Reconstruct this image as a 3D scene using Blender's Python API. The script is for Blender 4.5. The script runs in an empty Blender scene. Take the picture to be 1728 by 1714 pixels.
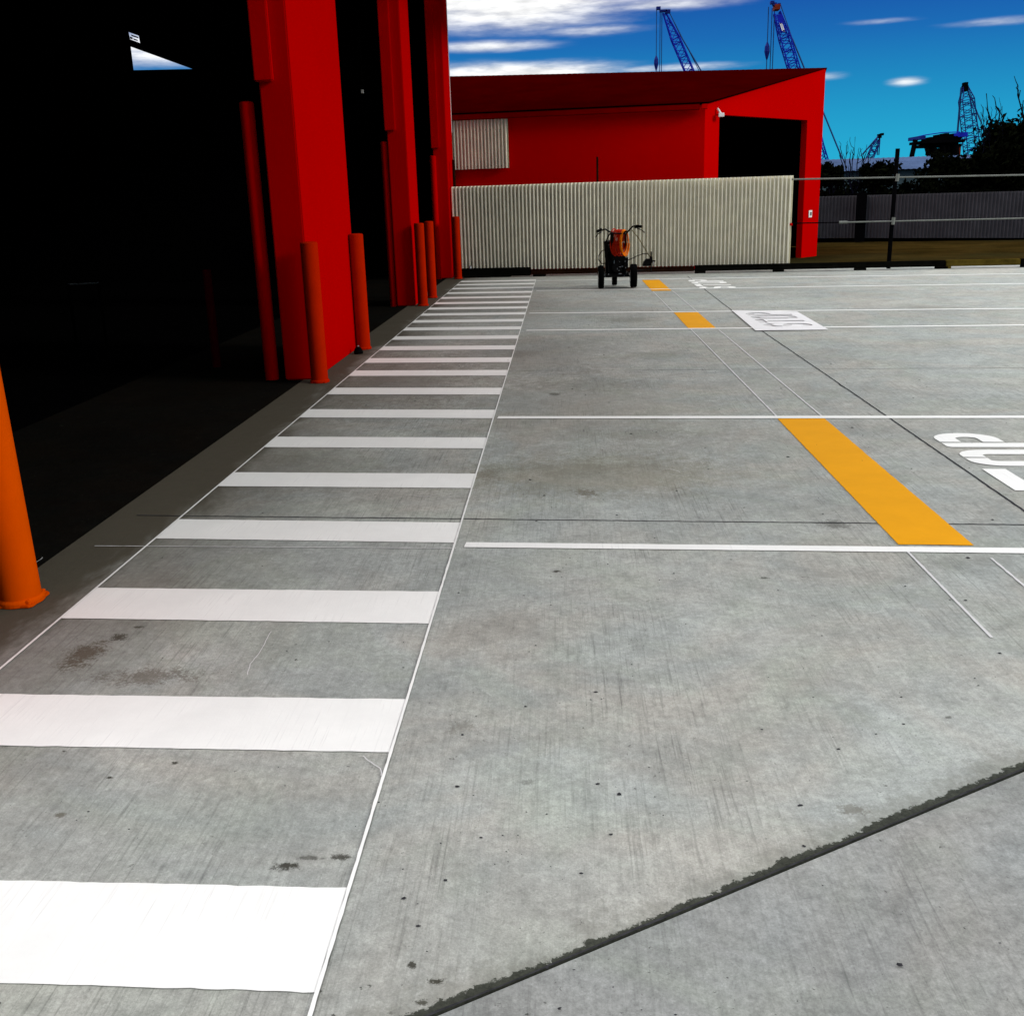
import bpy, bmesh, math, random
from math import sin, cos, pi, radians, atan2
from mathutils import Vector, Matrix, noise as mnoise
random.seed(7)
S = bpy.context.scene
COL = S.collection

# ------------------------------------------------------------------ camera
CP = (-0.05332375, 0.28424349, -0.03125214)   # yaw, pitch down, roll solved from the photo
CH = 1.58561589
FPX = 1782.3
def cam_axes():
    a, t, r = CP
    fw = Vector((sin(a)*cos(t), cos(a)*cos(t), -sin(t)))
    rt = Vector((cos(a), -sin(a), 0)); up = rt.cross(fw)
    return cos(r)*rt + sin(r)*up, -sin(r)*rt + cos(r)*up, fw
RT, UP, FW = cam_axes()
cam = bpy.data.cameras.new('camera'); co = bpy.data.objects.new('camera', cam); COL.objects.link(co)
cam.sensor_width = 36; cam.lens = 36*FPX/1728; cam.clip_end = 3000; cam.clip_start = 0.05
co.matrix_world = Matrix(((RT.x, UP.x, -FW.x, 0), (RT.y, UP.y, -FW.y, 0), (RT.z, UP.z, -FW.z, CH), (0, 0, 0, 1)))
S.camera = co

# survey helpers: where a sight line of the photo meets a real plane of the place
def ray(x, y): return RT*((x-864)/FPX) + UP*((857-y)/FPX) + FW
def gnd(x, y, z=0.0):
    d = ray(x, y); t = (z-CH)/d.z; return Vector((d.x*t, d.y*t, z))
def on_line(x, y, a, s=-.12):                  # vertical plane Y = a + s X
    d = ray(x, y); t = a/(d.y - s*d.x); return Vector((d.x*t, d.y*t, CH+d.z*t))
def on_ab(x, y, A, B):                         # vertical plane through A and B
    nx, ny = B[1]-A[1], -(B[0]-A[0]); d = ray(x, y)
    t = (nx*A[0]+ny*A[1])/(nx*d.x+ny*d.y); return Vector((d.x*t, d.y*t, CH+d.z*t))

# ------------------------------------------------------------------ light
SUN_AZ, SUN_EL = radians(108), radians(24)       # azimuth from +Y towards +X
sd = bpy.data.lights.new('sun', 'SUN'); so = bpy.data.objects.new('sun', sd); COL.objects.link(so)
sd.energy = 1.9; sd.angle = radians(14); sd.color = (1.0, .95, .87)
sv = Vector((sin(SUN_AZ)*cos(SUN_EL), cos(SUN_AZ)*cos(SUN_EL), sin(SUN_EL)))
so.rotation_euler = sv.to_track_quat('Z', 'Y').to_euler(); so.location = (30, 10, 20)

S.view_settings.view_transform = 'Standard'; S.view_settings.look = 'None'
S.view_settings.exposure = 0.0; S.view_settings.gamma = 1; S.view_settings.use_curve_mapping = False

def build_world():
    w = bpy.data.worlds.new('World'); S.world = w; w.use_nodes = True
    nt = w.node_tree; N = nt.nodes; L = nt.links; N.clear()
    def m(op, *v, clamp=False):
        n = N.new('ShaderNodeMath'); n.operation = op; n.use_clamp = clamp
        for i, x in enumerate(v):
            if isinstance(x, (int, float)): n.inputs[i].default_value = x
            else: L.new(x, n.inputs[i])
        return n.outputs[0]
    tc = N.new('ShaderNodeTexCoord'); sp = N.new('ShaderNodeSeparateXYZ'); L.new(tc.outputs['Generated'], sp.inputs[0])
    az = m('MULTIPLY', m('ARCTAN2', sp.outputs[0], sp.outputs[1]), 57.2958)
    el = m('MULTIPLY', m('ARCSINE', sp.outputs[2]), 57.2958)
    rp = N.new('ShaderNodeValToRGB'); cr = rp.color_ramp; e0 = cr.elements
    L.new(m('DIVIDE', el, 30.0, clamp=True), rp.inputs[0])
    pts = [(0, (.010, .46, .68)), (.06, (.004, .39, .64)), (.12, (.001, .31, .58)), (.18, (.0, .22, .51)),
           (.24, (.0, .135, .45)), (.31, (.0, .075, .38)), (1, (.01, .05, .25))]
    while len(e0) < len(pts): e0.new(.5)
    for e, (p, c) in zip(e0, pts): e.position = p; e.color = (*c, 1)
    sky = N.new('ShaderNodeTexSky'); sky.sky_type = 'NISHITA'; sky.sun_disc = False
    sky.sun_elevation = SUN_EL; sky.sun_rotation = SUN_AZ
    # clouds
    cb = N.new('ShaderNodeCombineXYZ'); L.new(m('MULTIPLY', az, .16), cb.inputs[0]); L.new(m('MULTIPLY', el, 1.3), cb.inputs[1])
    nz = N.new('ShaderNodeTexNoise'); nz.inputs['Scale'].default_value = 1.0; nz.inputs['Detail'].default_value = 7
    nz.inputs['Roughness'].default_value = .5; L.new(cb.outputs[0], nz.inputs['Vector'])
    cb2 = N.new('ShaderNodeCombineXYZ'); L.new(m('MULTIPLY', az, .33), cb2.inputs[0]); L.new(m('MULTIPLY', el, 1.8), cb2.inputs[1])
    nz2 = N.new('ShaderNodeTexNoise'); nz2.inputs['Scale'].default_value = 1.6; nz2.inputs['Detail'].default_value = 8
    nz2.inputs['Roughness'].default_value = .58; L.new(cb2.outputs[0], nz2.inputs['Vector'])
    tot = None
    for a0, e_, ra, re, k in [(-3, 9.4, 6.5, 1.3, 1.35), (-3.5, 7.35, 3.2, .3, .75), (-2.5, 6.1, 5.0, .5, 1.15), (6, 6.0, 4, .22, .6),
                              (16.8, 4.8, .9, .24, .62), (12.9, 5.25, 1.3, .22, .5), (15.6, 7.5, 2.2, .16, .36), (20.9, 7.1, 2.6, .22, .46),
                              (5, 8.9, 4.5, .35, .6), (-20, 7.4, 5, .8, .95), (1.5, 7.9, 3.2, .3, .55)]:
        dx = m('DIVIDE', m('SUBTRACT', az, a0), ra); dy = m('DIVIDE', m('SUBTRACT', el, e_), re)
        d = m('ADD', m('MULTIPLY', dx, dx), m('MULTIPLY', dy, dy))
        b = m('MULTIPLY', m('POWER', 2.718, m('MULTIPLY', d, -1.0)), k)
        tot = b if tot is None else m('MAXIMUM', tot, b)
    hi = m('MULTIPLY', m('DIVIDE', m('SUBTRACT', el, 13.0), 12.0, clamp=True), .8)
    tot = m('MAXIMUM', tot, hi)
    side = m('MULTIPLY', m('DIVIDE', m('SUBTRACT', m('ABSOLUTE', m('SUBTRACT', az, 8)), 35.0), 25.0, clamp=True), .35)
    tot = m('MAXIMUM', tot, side)
    nn = m('ADD', m('MULTIPLY', nz.outputs[0], .6), m('MULTIPLY', nz2.outputs[0], .5))
    c = m('MULTIPLY', tot, m('ADD', .15, m('MULTIPLY', nn, 1.75)))
    c = m('ADD', c, m('MULTIPLY', m('SUBTRACT', nn, .55), .25))
    mr = N.new('ShaderNodeMapRange'); mr.interpolation_type = 'SMOOTHSTEP'; mr.inputs['From Min'].default_value = .12
    mr.inputs['From Max'].default_value = 1.15; L.new(c, mr.inputs['Value'])
    grey = N.new('ShaderNodeMapRange'); grey.inputs['From Min'].default_value = .35; grey.inputs['From Max'].default_value = .6
    grey.inputs['To Min'].default_value = .8; grey.inputs['To Max'].default_value = 1.08; L.new(nz2.outputs[0], grey.inputs['Value'])
    cc = N.new('ShaderNodeMixRGB'); cc.blend_type = 'MULTIPLY'; cc.inputs[0].default_value = 1; cc.inputs[1].default_value = (1.0, 1.0, 1.0, 1)
    L.new(grey.outputs[0], cc.inputs[2])
    mx = N.new('ShaderNodeMixRGB'); L.new(mr.outputs[0], mx.inputs[0]); L.new(rp.outputs[0], mx.inputs[1]); L.new(cc.outputs[0], mx.inputs[2])
    b1 = N.new('ShaderNodeBackground'); b1.inputs[1].default_value = .97; L.new(mx.outputs[0], b1.inputs[0])
    b2 = N.new('ShaderNodeBackground'); b2.inputs[1].default_value = .004; L.new(sky.outputs[0], b2.inputs[0])
    ad = N.new('ShaderNodeAddShader'); L.new(b1.outputs[0], ad.inputs[0]); L.new(b2.outputs[0], ad.inputs[1])
    dt = N.new('ShaderNodeVectorMath'); dt.operation = 'DOT_PRODUCT'; dt.inputs[1].default_value = Vector((-.55, .15, .82)).normalized(); L.new(tc.outputs['Generated'], dt.inputs[0])
    gl = m('POWER', m('MAXIMUM', dt.outputs['Value'], 0.0), 3.0); gl = m('MULTIPLY', gl, m('DIVIDE', m('SUBTRACT', el, 12.0), 18.0, clamp=True))
    L.new(m('ADD', 1.0, m('MULTIPLY', gl, 3.2)), b1.inputs[1])
    o = N.new('ShaderNodeOutputWorld'); L.new(ad.outputs[0], o.inputs[0])
build_world()

# ------------------------------------------------------------------ materials
class NT:
    def __init__(s, name):
        s.m = bpy.data.materials.new(name); s.m.use_nodes = True; s.t = s.m.node_tree; s.N = s.t.nodes; s.L = s.t.links
        s.b = s.N['Principled BSDF']; s.tc = s.N.new('ShaderNodeTexCoord')
    def math(s, op, *v, clamp=False):
        n = s.N.new('ShaderNodeMath'); n.operation = op; n.use_clamp = clamp
        for i, x in enumerate(v):
            if isinstance(x, (int, float)): n.inputs[i].default_value = x
            else: s.L.new(x, n.inputs[i])
        return n.outputs[0]
    def coord(s, scale=(1, 1, 1), rot=0, kind='Object'):
        n = s.N.new('ShaderNodeMapping'); n.inputs['Scale'].default_value = scale; n.inputs['Rotation'].default_value = (0, 0, rot)
        s.L.new(s.tc.outputs[kind], n.inputs['Vector']); return n.outputs[0]
    def noise(s, scale, detail=5, rough=.6, vec=None, dist=0):
        n = s.N.new('ShaderNodeTexNoise'); n.inputs['Scale'].default_value = scale; n.inputs['Detail'].default_value = detail
        n.inputs['Roughness'].default_value = rough; n.inputs['Distortion'].default_value = dist
        s.L.new(vec if vec is not None else s.tc.outputs['Object'], n.inputs['Vector']); return n.outputs[0]
    def rng(s, v, a, b, c=0., d=1., smooth=False):
        n = s.N.new('ShaderNodeMapRange'); n.inputs['From Min'].default_value = a; n.inputs['From Max'].default_value = b
        n.inputs['To Min'].default_value = c; n.inputs['To Max'].default_value = d
        if smooth: n.interpolation_type = 'SMOOTHSTEP'
        s.L.new(v, n.inputs['Value']); return n.outputs[0]
    def mix(s, f, a, b, mode='MIX'):
        n = s.N.new('ShaderNodeMixRGB'); n.blend_type = mode
        for i, x in enumerate((f, a, b)):
            if isinstance(x, (int, float)): n.inputs[i].default_value = x if i == 0 else (x, x, x, 1)
            elif isinstance(x, tuple): n.inputs[i].default_value = (*x, 1)
            else: s.L.new(x, n.inputs[i])
        return n.outputs[0]
    def bump(s, h, st=.3, dist=.01):
        n = s.N.new('ShaderNodeBump'); n.inputs['Strength'].default_value = st; n.inputs['Distance'].default_value = dist
        s.L.new(h, n.inputs['Height']); s.L.new(n.outputs[0], s.b.inputs['Normal'])
    def out(s, col, rough=.7, metal=0, spec=.3):
        if isinstance(col, tuple): s.b.inputs['Base Color'].default_value = (*col, 1)
        else: s.L.new(col, s.b.inputs['Base Color'])
        if isinstance(rough, (int, float)): s.b.inputs['Roughness'].default_value = rough
        else: s.L.new(rough, s.b.inputs['Roughness'])
        s.b.inputs['Metallic'].default_value = metal; s.b.inputs['Specular IOR Level'].default_value = spec
        return s.m

def simple(name, col, rough=.6, metal=0, spec=.3, var=.12, scale=6):
    t = NT(name); n = t.noise(scale, 5, .65)
    f = t.rng(n, .3, .7, 1-var, 1+var)
    c = t.mix(1.0, col, f, 'MULTIPLY')
    t.bump(t.noise(scale*12, 3), .08, .004)
    if spec == 0: t.b.inputs['IOR'].default_value = 1.0
    return t.out(c, t.rng(n, .3, .7, max(rough-.08, .02), min(rough+.1, 1)), metal, spec)

def concrete_late(t, col, sep):
    """dirt packed along the diagonal joint and a dark band along the doors that paints in shade"""
    g0_, g1_ = gnd(720, 1714), gnd(1728, 1297); d_ = (g1_-g0_).normalized(); nx, ny = -d_.y, d_.x
    dist = t.math('ADD', t.math('MULTIPLY', t.math('SUBTRACT', sep.outputs[0], g0_.x), nx), t.math('MULTIPLY', t.math('SUBTRACT', sep.outputs[1], g0_.y), ny))
    n1 = t.noise(2.2, 3, .6); n2 = t.noise(45, 6, .8, None, .4); n3 = t.noise(12, 4, .7)
    wdt = t.math('ADD', t.rng(n1, .3, .7, .008, .038), t.math('ADD', t.rng(n2, .3, .7, -.012, .012), t.rng(n3, .3, .7, -.011, .011)))
    k = t.rng(t.math('SUBTRACT', wdt, dist), -.0015, .0035, 0, 1, True)
    soft = t.rng(t.math('SUBTRACT', t.math('MULTIPLY', wdt, 3.5), dist), -.02, .05, 0, .35, True)
    col = t.mix(soft, col, (.13, .13, .105))
    col = t.mix(t.math('MULTIPLY', k, .93), col, t.mix(t.rng(n2, .4, .7), (.012, .014, .010), (.05, .055, .04)))
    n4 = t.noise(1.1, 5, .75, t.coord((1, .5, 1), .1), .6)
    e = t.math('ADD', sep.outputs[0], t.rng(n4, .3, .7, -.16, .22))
    col = t.mix(t.rng(e, -2.16, -1.90, .94, 0, True), col, t.mix(n3, (.016, .013, .006), (.05, .043, .024)))  # shade beside the doors painted in as a ragged dark brown band
    col = t.mix(t.rng(e, -2.1, -1.15, .55, 0, True), col, (.09, .08, .06))  # wider, weaker falloff of the same painted shade
    return col

def concrete(name, base, stains_and_shade=(), rot=0.0, seed=0.0, streak=.5, warm=(1.04, 1.035, .92), cool=(.96, 1.03, .96), late=False, ior=1.2):
    t = NT(name)
    big = t.noise(.35, 4, .55, t.coord((1, 1, 1), seed))
    mid = t.noise(2.6, 6, .7, t.coord((1, 1, 1), seed+.3), .4)
    fine = t.noise(38, 4, .75, t.coord((1, 1, 1), .2))
    vfine = t.noise(160, 2, .8, t.coord((1, 1, 1), .9))
    br = t.noise(1.0, 3, .7, t.coord((95, 2.2, 1), rot))
    brw = t.noise(1.0, 4, .6, t.coord((1.1, .5, 1), rot+.2))
    bl = t.noise(1.0, 4, .8, t.coord((34, 1.6, 1), rot+.05))
    f = t.rng(big, .3, .7, .84, 1.12)
    f = t.math('MULTIPLY', f, t.rng(mid, .25, .75, .80, 1.18))
    f = t.math('MULTIPLY', f, t.rng(fine, .25, .75, .78, 1.2))
    f = t.math('MULTIPLY', f, t.rng(vfine, .25, .75, .80, 1.18))
    f = t.math('MULTIPLY', f, t.rng(t.noise(11, 5, .75, t.coord((1, 1, 1), 1.1), .6), .28, .72, .80, 1.16))
    f = t.math('MULTIPLY', f, t.rng(t.noise(1.0, 5, .75, t.coord((60, 9, 1), rot+.5)), .3, .7, .90, 1.08))
    amt = t.math('MULTIPLY', t.rng(brw, .38, .6, .12, 1, True), streak)
    s1 = t.math('MULTIPLY', t.rng(br, .52, .72, 0, .5), amt)
    s2 = t.math('MULTIPLY', t.rng(bl, .60, .78, 0, .34), amt)
    f = t.math('MULTIPLY', f, t.math('SUBTRACT', 1.0, t.math('ADD', s1, s2)))
    tint = t.noise(.9, 3, .6, t.coord((1, 1, 1), 2.1+seed), 1.2)
    tint2 = t.noise(1.7, 3, .6, t.coord((1, 1, 1), 3.3+seed), 1.0)
    col = t.mix(t.rng(tint, .38, .62), tuple(base*k for k in warm), tuple(base*k for k in cool))
    col = t.mix(t.rng(tint2, .48, .7, 0, .55), col, (base*.94, base*1.04, base*.88))
    col = t.mix(1.0, col, f, 'MULTIPLY')
    sep = t.N.new('ShaderNodeSeparateXYZ'); t.L.new(t.tc.outputs['Object'], sep.inputs[0])
    # scattered dark flecks
    sm = t.rng(t.noise(21, 4, .7, t.coord((1, 1, 1), .5), .4), .665, .71)
    sm = t.math('MULTIPLY', sm, t.rng(t.noise(1.3, 3, .6, t.coord((1, 1, 1), 1.5)), .47, .6))
    col = t.mix(t.math('MULTIPLY', sm, .85), col, (.035, .035, .028))
    sm2 = t.math('MULTIPLY', t.rng(t.noise(60, 3, .65, t.coord((1, 1, 1), .8), .5), .67, .72), t.rng(t.noise(2.1, 3, .6, t.coord((1, 1, 1), 2.5)), .46, .62))
    col = t.mix(t.math('MULTIPLY', sm2, .85), col, (.03, .03, .025))
    # old spills, and wide patches of painted shade, each at its spot
    dn = t.math('ADD', t.math('MULTIPLY', t.noise(9, 6, .8, None, .8), .45), t.math('MULTIPLY', t.noise(70, 5, .8, None, .6), .55))
    for (x, y, rx, ry, k, c) in stains_and_shade:
        dx = t.math('DIVIDE', t.math('SUBTRACT', sep.outputs[0], x), rx); dy = t.math('DIVIDE', t.math('SUBTRACT', sep.outputs[1], y), ry)
        d = t.math('SQRT', t.math('ADD', t.math('MULTIPLY', dx, dx), t.math('MULTIPLY', dy, dy)))
        v = t.math('SUBTRACT', t.math('MULTIPLY', dn, 5.0), t.math('ADD', d, 1.6))
        col = t.mix(t.math('MULTIPLY', t.rng(v, 0, .55, 0, 1, True), k), col, c)
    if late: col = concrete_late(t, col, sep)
    h = t.math('ADD', t.math('MULTIPLY', fine, .5), t.math('ADD', t.math('MULTIPLY', br, .5), t.math('MULTIPLY', vfine, .35)))
    t.bump(h, .35, .006)
    t.b.inputs['IOR'].default_value = ior
    return t.out(col, t.rng(mid, .3, .7, .7, .9), 0, .2)

def paint(name, col, wear=.25, rot=0.0, dirt=(.3, .3, .29)):
    t = NT(name)
    n1 = t.noise(1.0, 4, .7, t.coord((120, 3, 1), rot)); n2 = t.noise(3, 5, .7); n3 = t.noise(90, 3, .8)
    w = t.math('MULTIPLY', t.rng(n1, .55, .8), t.rng(n2, .4, .65))
    w = t.math('ADD', w, t.rng(n3, .72, .8, 0, .6), clamp=True)
    c = t.mix(t.math('MULTIPLY', w, wear), col, dirt)
    c = t.mix(1.0, c, t.rng(n2, .3, .7, .94, 1.04), 'MULTIPLY')
    t.bump(t.math('ADD', n1, n3), .15, .003)
    return t.out(c, .7, 0, .08)

B_DARK = (.03, .028, .02); B_BROWN = (.075, .055, .035); B_GREY = (.13, .125, .10)
def st(x, y, rx, ry, k, c): g = gnd(x, y); return (g.x, g.y, rx, ry, k, c)
STAINS_AND_SHADE = [st(140, 1105, .09, .17, .85, B_BROWN), st(255, 1140, .25, .09, .6, B_BROWN), st(200, 1075, .05, .04, .9, B_DARK),
          st(235, 1058, .035, .02, .9, B_DARK), st(480, 1462, .045, .022, .9, B_DARK), st(575, 1445, .04, .018, .85, B_DARK), st(523, 1447, .05, .012, .6, B_DARK),
          st(1440, 1365, .055, .028, .6, B_GREY), st(735, 1655, .018, .010, 1, B_DARK), st(695, 1628, .012, .015, .9, B_DARK), st(710, 1690, .018, .012, .9, B_DARK),
          st(780, 1225, .06, .07, .45, B_GREY), st(970, 790, .5, .25, .3, B_GREY), st(830, 800, .12, .25, .5, B_GREY),
          st(990, 831, .10, .10, .6, B_BROWN), st(1080, 735, .5, .25, .25, B_GREY), st(1410, 885, .10, .10, .55, B_DARK), st(935, 665, .06, .10, .7, B_DARK),
          st(1000, 650, .7, .5, .3, B_GREY), st(1060, 540, .5, .5, .45, B_GREY), st(880, 597, .3, .35, .45, B_GREY), st(1100, 600, .5, .4, .3, B_GREY),
          st(1660, 945, .25, .12, .2, B_GREY), st(1560, 520, .6, .6, .25, B_GREY), st(100, 1375, .02, .02, .9, B_GREY), st(295, 1287, .015, .012, .9, B_DARK),
          st(108, 1267, .012, .01, 1, B_DARK), st(185, 1312, .016, .01, 1, B_DARK), st(300, 1020, .3, .2, .1, B_BROWN), st(690, 640, .9, 2.6, .42, B_BROWN), st(1000, 800, 1.1, .7, .35, (.15,.14,.08)), st(900, 600, 1.3, 2.2, .38, B_GREY), st(500, 800, .8, .8, .35, B_GREY), st(820, 510, 1.4, 3.0, .45, B_GREY), st(1000, 690, 1.6, 2.2, .30, (.16,.15,.12)), st(650, 560, .8, 3.0, .4, B_BROWN),  # wide brown and grey patches: dirt plus building-side shade painted in
          st(890, 1320, .02, .02, .4, B_DARK), st(1600, 1210, .02, .015, .6, B_DARK), st(1290, 975, .03, .015, .7, B_DARK), st(940, 964, .03, .015, .9, B_DARK)]
M = {}
M['yard'] = concrete('yard_concrete', .35, STAINS_AND_SHADE, rot=-.05, seed=0, streak=.8, late=True)
M['yard2'] = concrete('slab_concrete', .265, (), rot=-.42, seed=4.2, streak=.55, warm=(1.0, 1.01, .93), cool=(.94, 1.01, .98))
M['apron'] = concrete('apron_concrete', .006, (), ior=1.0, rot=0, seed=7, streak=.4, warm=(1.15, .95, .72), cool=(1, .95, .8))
M['strip'] = concrete('old_strip_concrete', .06, (), rot=0, seed=9, streak=.4, warm=(1.02, 1.0, .86), cool=(.96, 1.02, .9))
M['white'] = paint('white_paint', (.80, .81, .77), .6)
M['white_old'] = paint('thin_white_paint', (.58, .58, .57), .6)
M['board'] = paint('oversprayed_board', (.72, .72, .71), .6)
M['yellow'] = paint('yellow_paint', (.70, .31, .0), .12, dirt=(.5, .22, .0))
M['red'] = simple('red_wall_paint', (.40, .0, .0), .9, 0, .0, .03, .7)
M['red2'] = simple('red_shed_paint', (.50, .0, .0), .9, 0, .0, .03, .7)
M['redpole'] = simple('red_pole_paint', (.42, .0, .0), .6, 0, .0, .08, 3)
M['roofred'] = simple('maroon_roof_sheet', (.024, .0, .0), 1, 0, 0, .2, 1.2)
M['gutter'] = simple('red_gutter_paint', (.16, .0, .0), .7, 0, .0, .15, 3)
M['orange'] = simple('orange_bollard_paint', (.50, .055, .0), .8, 0, .0, .07, 5)
M['redorange'] = simple('red_orange_bollard_paint', (.36, .010, .0), .8, 0, .0, .1, 5)
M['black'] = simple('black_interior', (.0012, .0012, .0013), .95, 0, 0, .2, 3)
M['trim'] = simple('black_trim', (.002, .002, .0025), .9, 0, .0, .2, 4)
M['steel'] = simple('galvanised_steel', (.15, .16, .14), .6, .1, .2, .2, 5)
M['rubber'] = simple('black_rubber', (.002, .002, .002), .9, 0, .02, .2, 20)
M['machine'] = simple('black_machine_paint', (.002, .002, .002), .6, 0, .06, .2, 20)
M['chrome'] = simple('bare_metal', (.45, .45, .45), .35, .8, .5, .2, 20)
M['hose'] = simple('orange_hose', (.42, .015, .0), .6, 0, .06, .2, 30)
M['hose2'] = simple('bright_orange_hose', (.75, .17, .0), .6, 0, .06, .2, 30)
M['cream'] = simple('cream_corrugated_steel', (.78, .75, .60), .7, 0, .05, .1, 4)
M['timber'] = simple('dark_creosoted_timber', (.004, .004, .003), 1, 0, 0, .5, 5)
M['timber2'] = simple('olive_timber', (.07, .05, .008), .9, 0, .0, .5, 5)
M['brownwood'] = simple('brown_stained_timber', (.016, .006, .003), .9, 0, .0, .5, 5)
M['greyfence'] = simple('dark_grey_fence_sheet', (.05, .05, .055), .7, 0, .1, .25, 2)
M['whiteplastic'] = simple('white_plastic', (.8, .8, .76), .4, 0, .3, .05, 9)
M['blue'] = simple('blue_crane_paint', (.004, .012, .36), .6, 0, .1, .2, 1)
M['darkblue'] = simple('navy_crane_paint', (.004, .012, .14), .6, 0, .1, .3, 1)
M['rust'] = simple('rusty_red_steel', (.16, .018, .006), .8, 0, .1, .4, 1)
M['cable'] = simple('steel_cable', (.012, .05, .16), .7, 0, .1, .2, 1)
M['shedroof'] = simple('blue_grey_roof_sheet', (.055, .085, .16), .8, 0, .0, .25, .4)
M['shedwall'] = simple('shed_wall_sheet', (.05, .08, .09), .8, 0, .1, .3, .6)
M['bark'] = simple('dark_bark', (.006, .006, .012), 1, 0, 0, .4, 3)
def leafmat(name, a, b):
    t = NT(name); n = t.noise(1.1, 4, .7); n2 = t.noise(7, 3, .7)
    c = t.mix(t.rng(n, .35, .65), a, b); c = t.mix(1.0, c, t.rng(n2, .3, .7, .6, 1.4), 'MULTIPLY'); return t.out(c, 1, 0, 0)
M['leaf'] = leafmat('dark_foliage', (.001, .0015, .001), (.004, .005, .002))
def dirtmat():
    t = NT('brown_dirt'); n = t.noise(.7, 6, .7); n2 = t.noise(14, 5, .75); n3 = t.noise(.06, 3, .5)
    c = t.mix(t.rng(n, .35, .65), (.014, .008, .002), (.04, .024, .006)); c = t.mix(t.rng(n2, .45, .7, 0, .7), c, (.02, .02, .004))
    c = t.mix(t.rng(n3, .45, .6), c, (.03, .035, .015)); t.bump(n2, .6, .05); return t.out(c, 1, 0, 0)
M['dirt'] = dirtmat()
def jointmat():
    t = NT('mossy_joint'); n = t.noise(26, 5, .8); n2 = t.noise(5, 4, .7)
    c = t.mix(t.rng(n, .35, .7), (.008, .011, .008), (.04, .048, .036)); c = t.mix(t.rng(n2, .45, .7, 0, .5), c, (.05, .04, .03))
    t.bump(n, .8, .01); return t.out(c, .95, 0, .1)
M['joint'] = jointmat()
M['crack'] = simple('dark_joint_sealant', (.03, .03, .033), .9, 0, .1, .5, 30)

# ------------------------------------------------------------------ mesh helpers
class MB:
    def __init__(s): s.v = []; s.f = []
    def add(s, vs, fs):
        o = len(s.v); s.v += [tuple(v) for v in vs]; s.f += [tuple(i+o for i in f) for f in fs]
    def box(s, x0, y0, z0, x1, y1, z1):
        vs = [(x, y, z) for z in (z0, z1) for y in (y0, y1) for x in (x0, x1)]
        s.add(vs, [(0, 2, 3, 1), (4, 5, 7, 6), (0, 1, 5, 4), (1, 3, 7, 5), (3, 2, 6, 7), (2, 0, 4, 6)]); return s
    def beam(s, a, b, w, h, z0=0):          # horizontal beam from a to b (2D), width w centred, height z0..z0+h
        a = Vector(a[:2]); b = Vector(b[:2]); d = (b-a).normalized(); n = Vector((-d.y, d.x))*w/2
        p = [a-n, b-n, b+n, a+n]; vs = [(q.x, q.y, z0) for q in p]+[(q.x, q.y, z0+h) for q in p]
        s.add(vs, [(3, 2, 1, 0), (4, 5, 6, 7), (0, 1, 5, 4), (1, 2, 6, 5), (2, 3, 7, 6), (3, 0, 4, 7)]); return s
    def tube(s, pts, r, n=8, caps=True, r2=None):
        pts = [Vector(p) for p in pts]; m = len(pts); rings = []
        ref = Vector((0, 0, 1))
        for i, p in enumerate(pts):
            d = (pts[min(i+1, m-1)]-pts[max(i-1, 0)]).normalized()
            u = d.cross(ref)
            if u.length < 1e-3: u = d.cross(Vector((0, 1, 0)))
            u.normalize(); w = d.cross(u)
            rr = r if r2 is None else r+(r2-r)*i/(m-1)
            if isinstance(r, (list, tuple)): rr = r[i]
            rings.append([p+(u*cos(2*pi*k/n)+w*sin(2*pi*k/n))*rr for k in range(n)])
        vs = [v for g in rings for v in g]; fs = []
        for i in range(m-1):
            for k in range(n): fs.append((i*n+k, i*n+(k+1) % n, (i+1)*n+(k+1) % n, (i+1)*n+k))
        if caps: fs.append(tuple(range(n-1, -1, -1))); fs.append(tuple((m-1)*n+k for k in range(n)))
        s.add(vs, fs); return s
    def lathe(s, prof, c=(0, 0, 0), n=24, axis='Z'):
        vs = []; fs = []
        for (r, z) in prof:
            for k in range(n):
                a = 2*pi*k/n; p = (r*cos(a), r*sin(a), z)
                if axis == 'X': p = (z, r*cos(a), r*sin(a))
                if axis == 'Y': p = (r*sin(a), z, r*cos(a))
                vs.append((p[0]+c[0], p[1]+c[1], p[2]+c[2]))
        for i in range(len(prof)-1):
            for k in range(n): fs.append((i*n+k, i*n+(k+1) % n, (i+1)*n+(k+1) % n, (i+1)*n+k))
        fs.append(tuple(range(n-1, -1, -1))); fs.append(tuple((len(prof)-1)*n+k for k in range(n)))
        s.add(vs, fs); return s
    def prism(s, poly, z0, z1):
        n = len(poly); vs = [(p[0], p[1], z0) for p in poly]+[(p[0], p[1], z1) for p in poly]
        s.add(vs, [tuple(range(n-1, -1, -1)), tuple(range(n, 2*n))]+[(i, (i+1) % n, n+(i+1) % n, n+i) for i in range(n)]); return s
    def build(s, name, mat, parent=None, bevel=0, smooth=False, loc=None):
        me = bpy.data.meshes.new(name); me.from_pydata(s.v, [], s.f); me.update()
        bm = bmesh.new(); bm.from_mesh(me); bmesh.ops.recalc_face_normals(bm, faces=bm.faces)
        if bevel: bmesh.ops.bevel(bm, geom=[e for e in bm.edges if e.calc_face_angle(0) > .5], offset=bevel, segments=2, affect='EDGES', clamp_overlap=True)
        if smooth:
            for f in bm.faces: f.smooth = True
        bm.to_mesh(me); bm.free()
        if smooth:
            try: me.set_sharp_from_angle(angle=radians(40))
            except Exception: pass
        o = bpy.data.objects.new(name, me); COL.objects.link(o); me.materials.append(mat)
        if parent: o.parent = parent
        if loc is not None: o.location = loc
        return o
def tag(o, label=None, cat=None, group=None, kind=None):
    if label: o['label'] = label
    if cat: o['category'] = cat
    if group: o['group'] = group
    if kind: o['kind'] = kind
    return o
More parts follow.
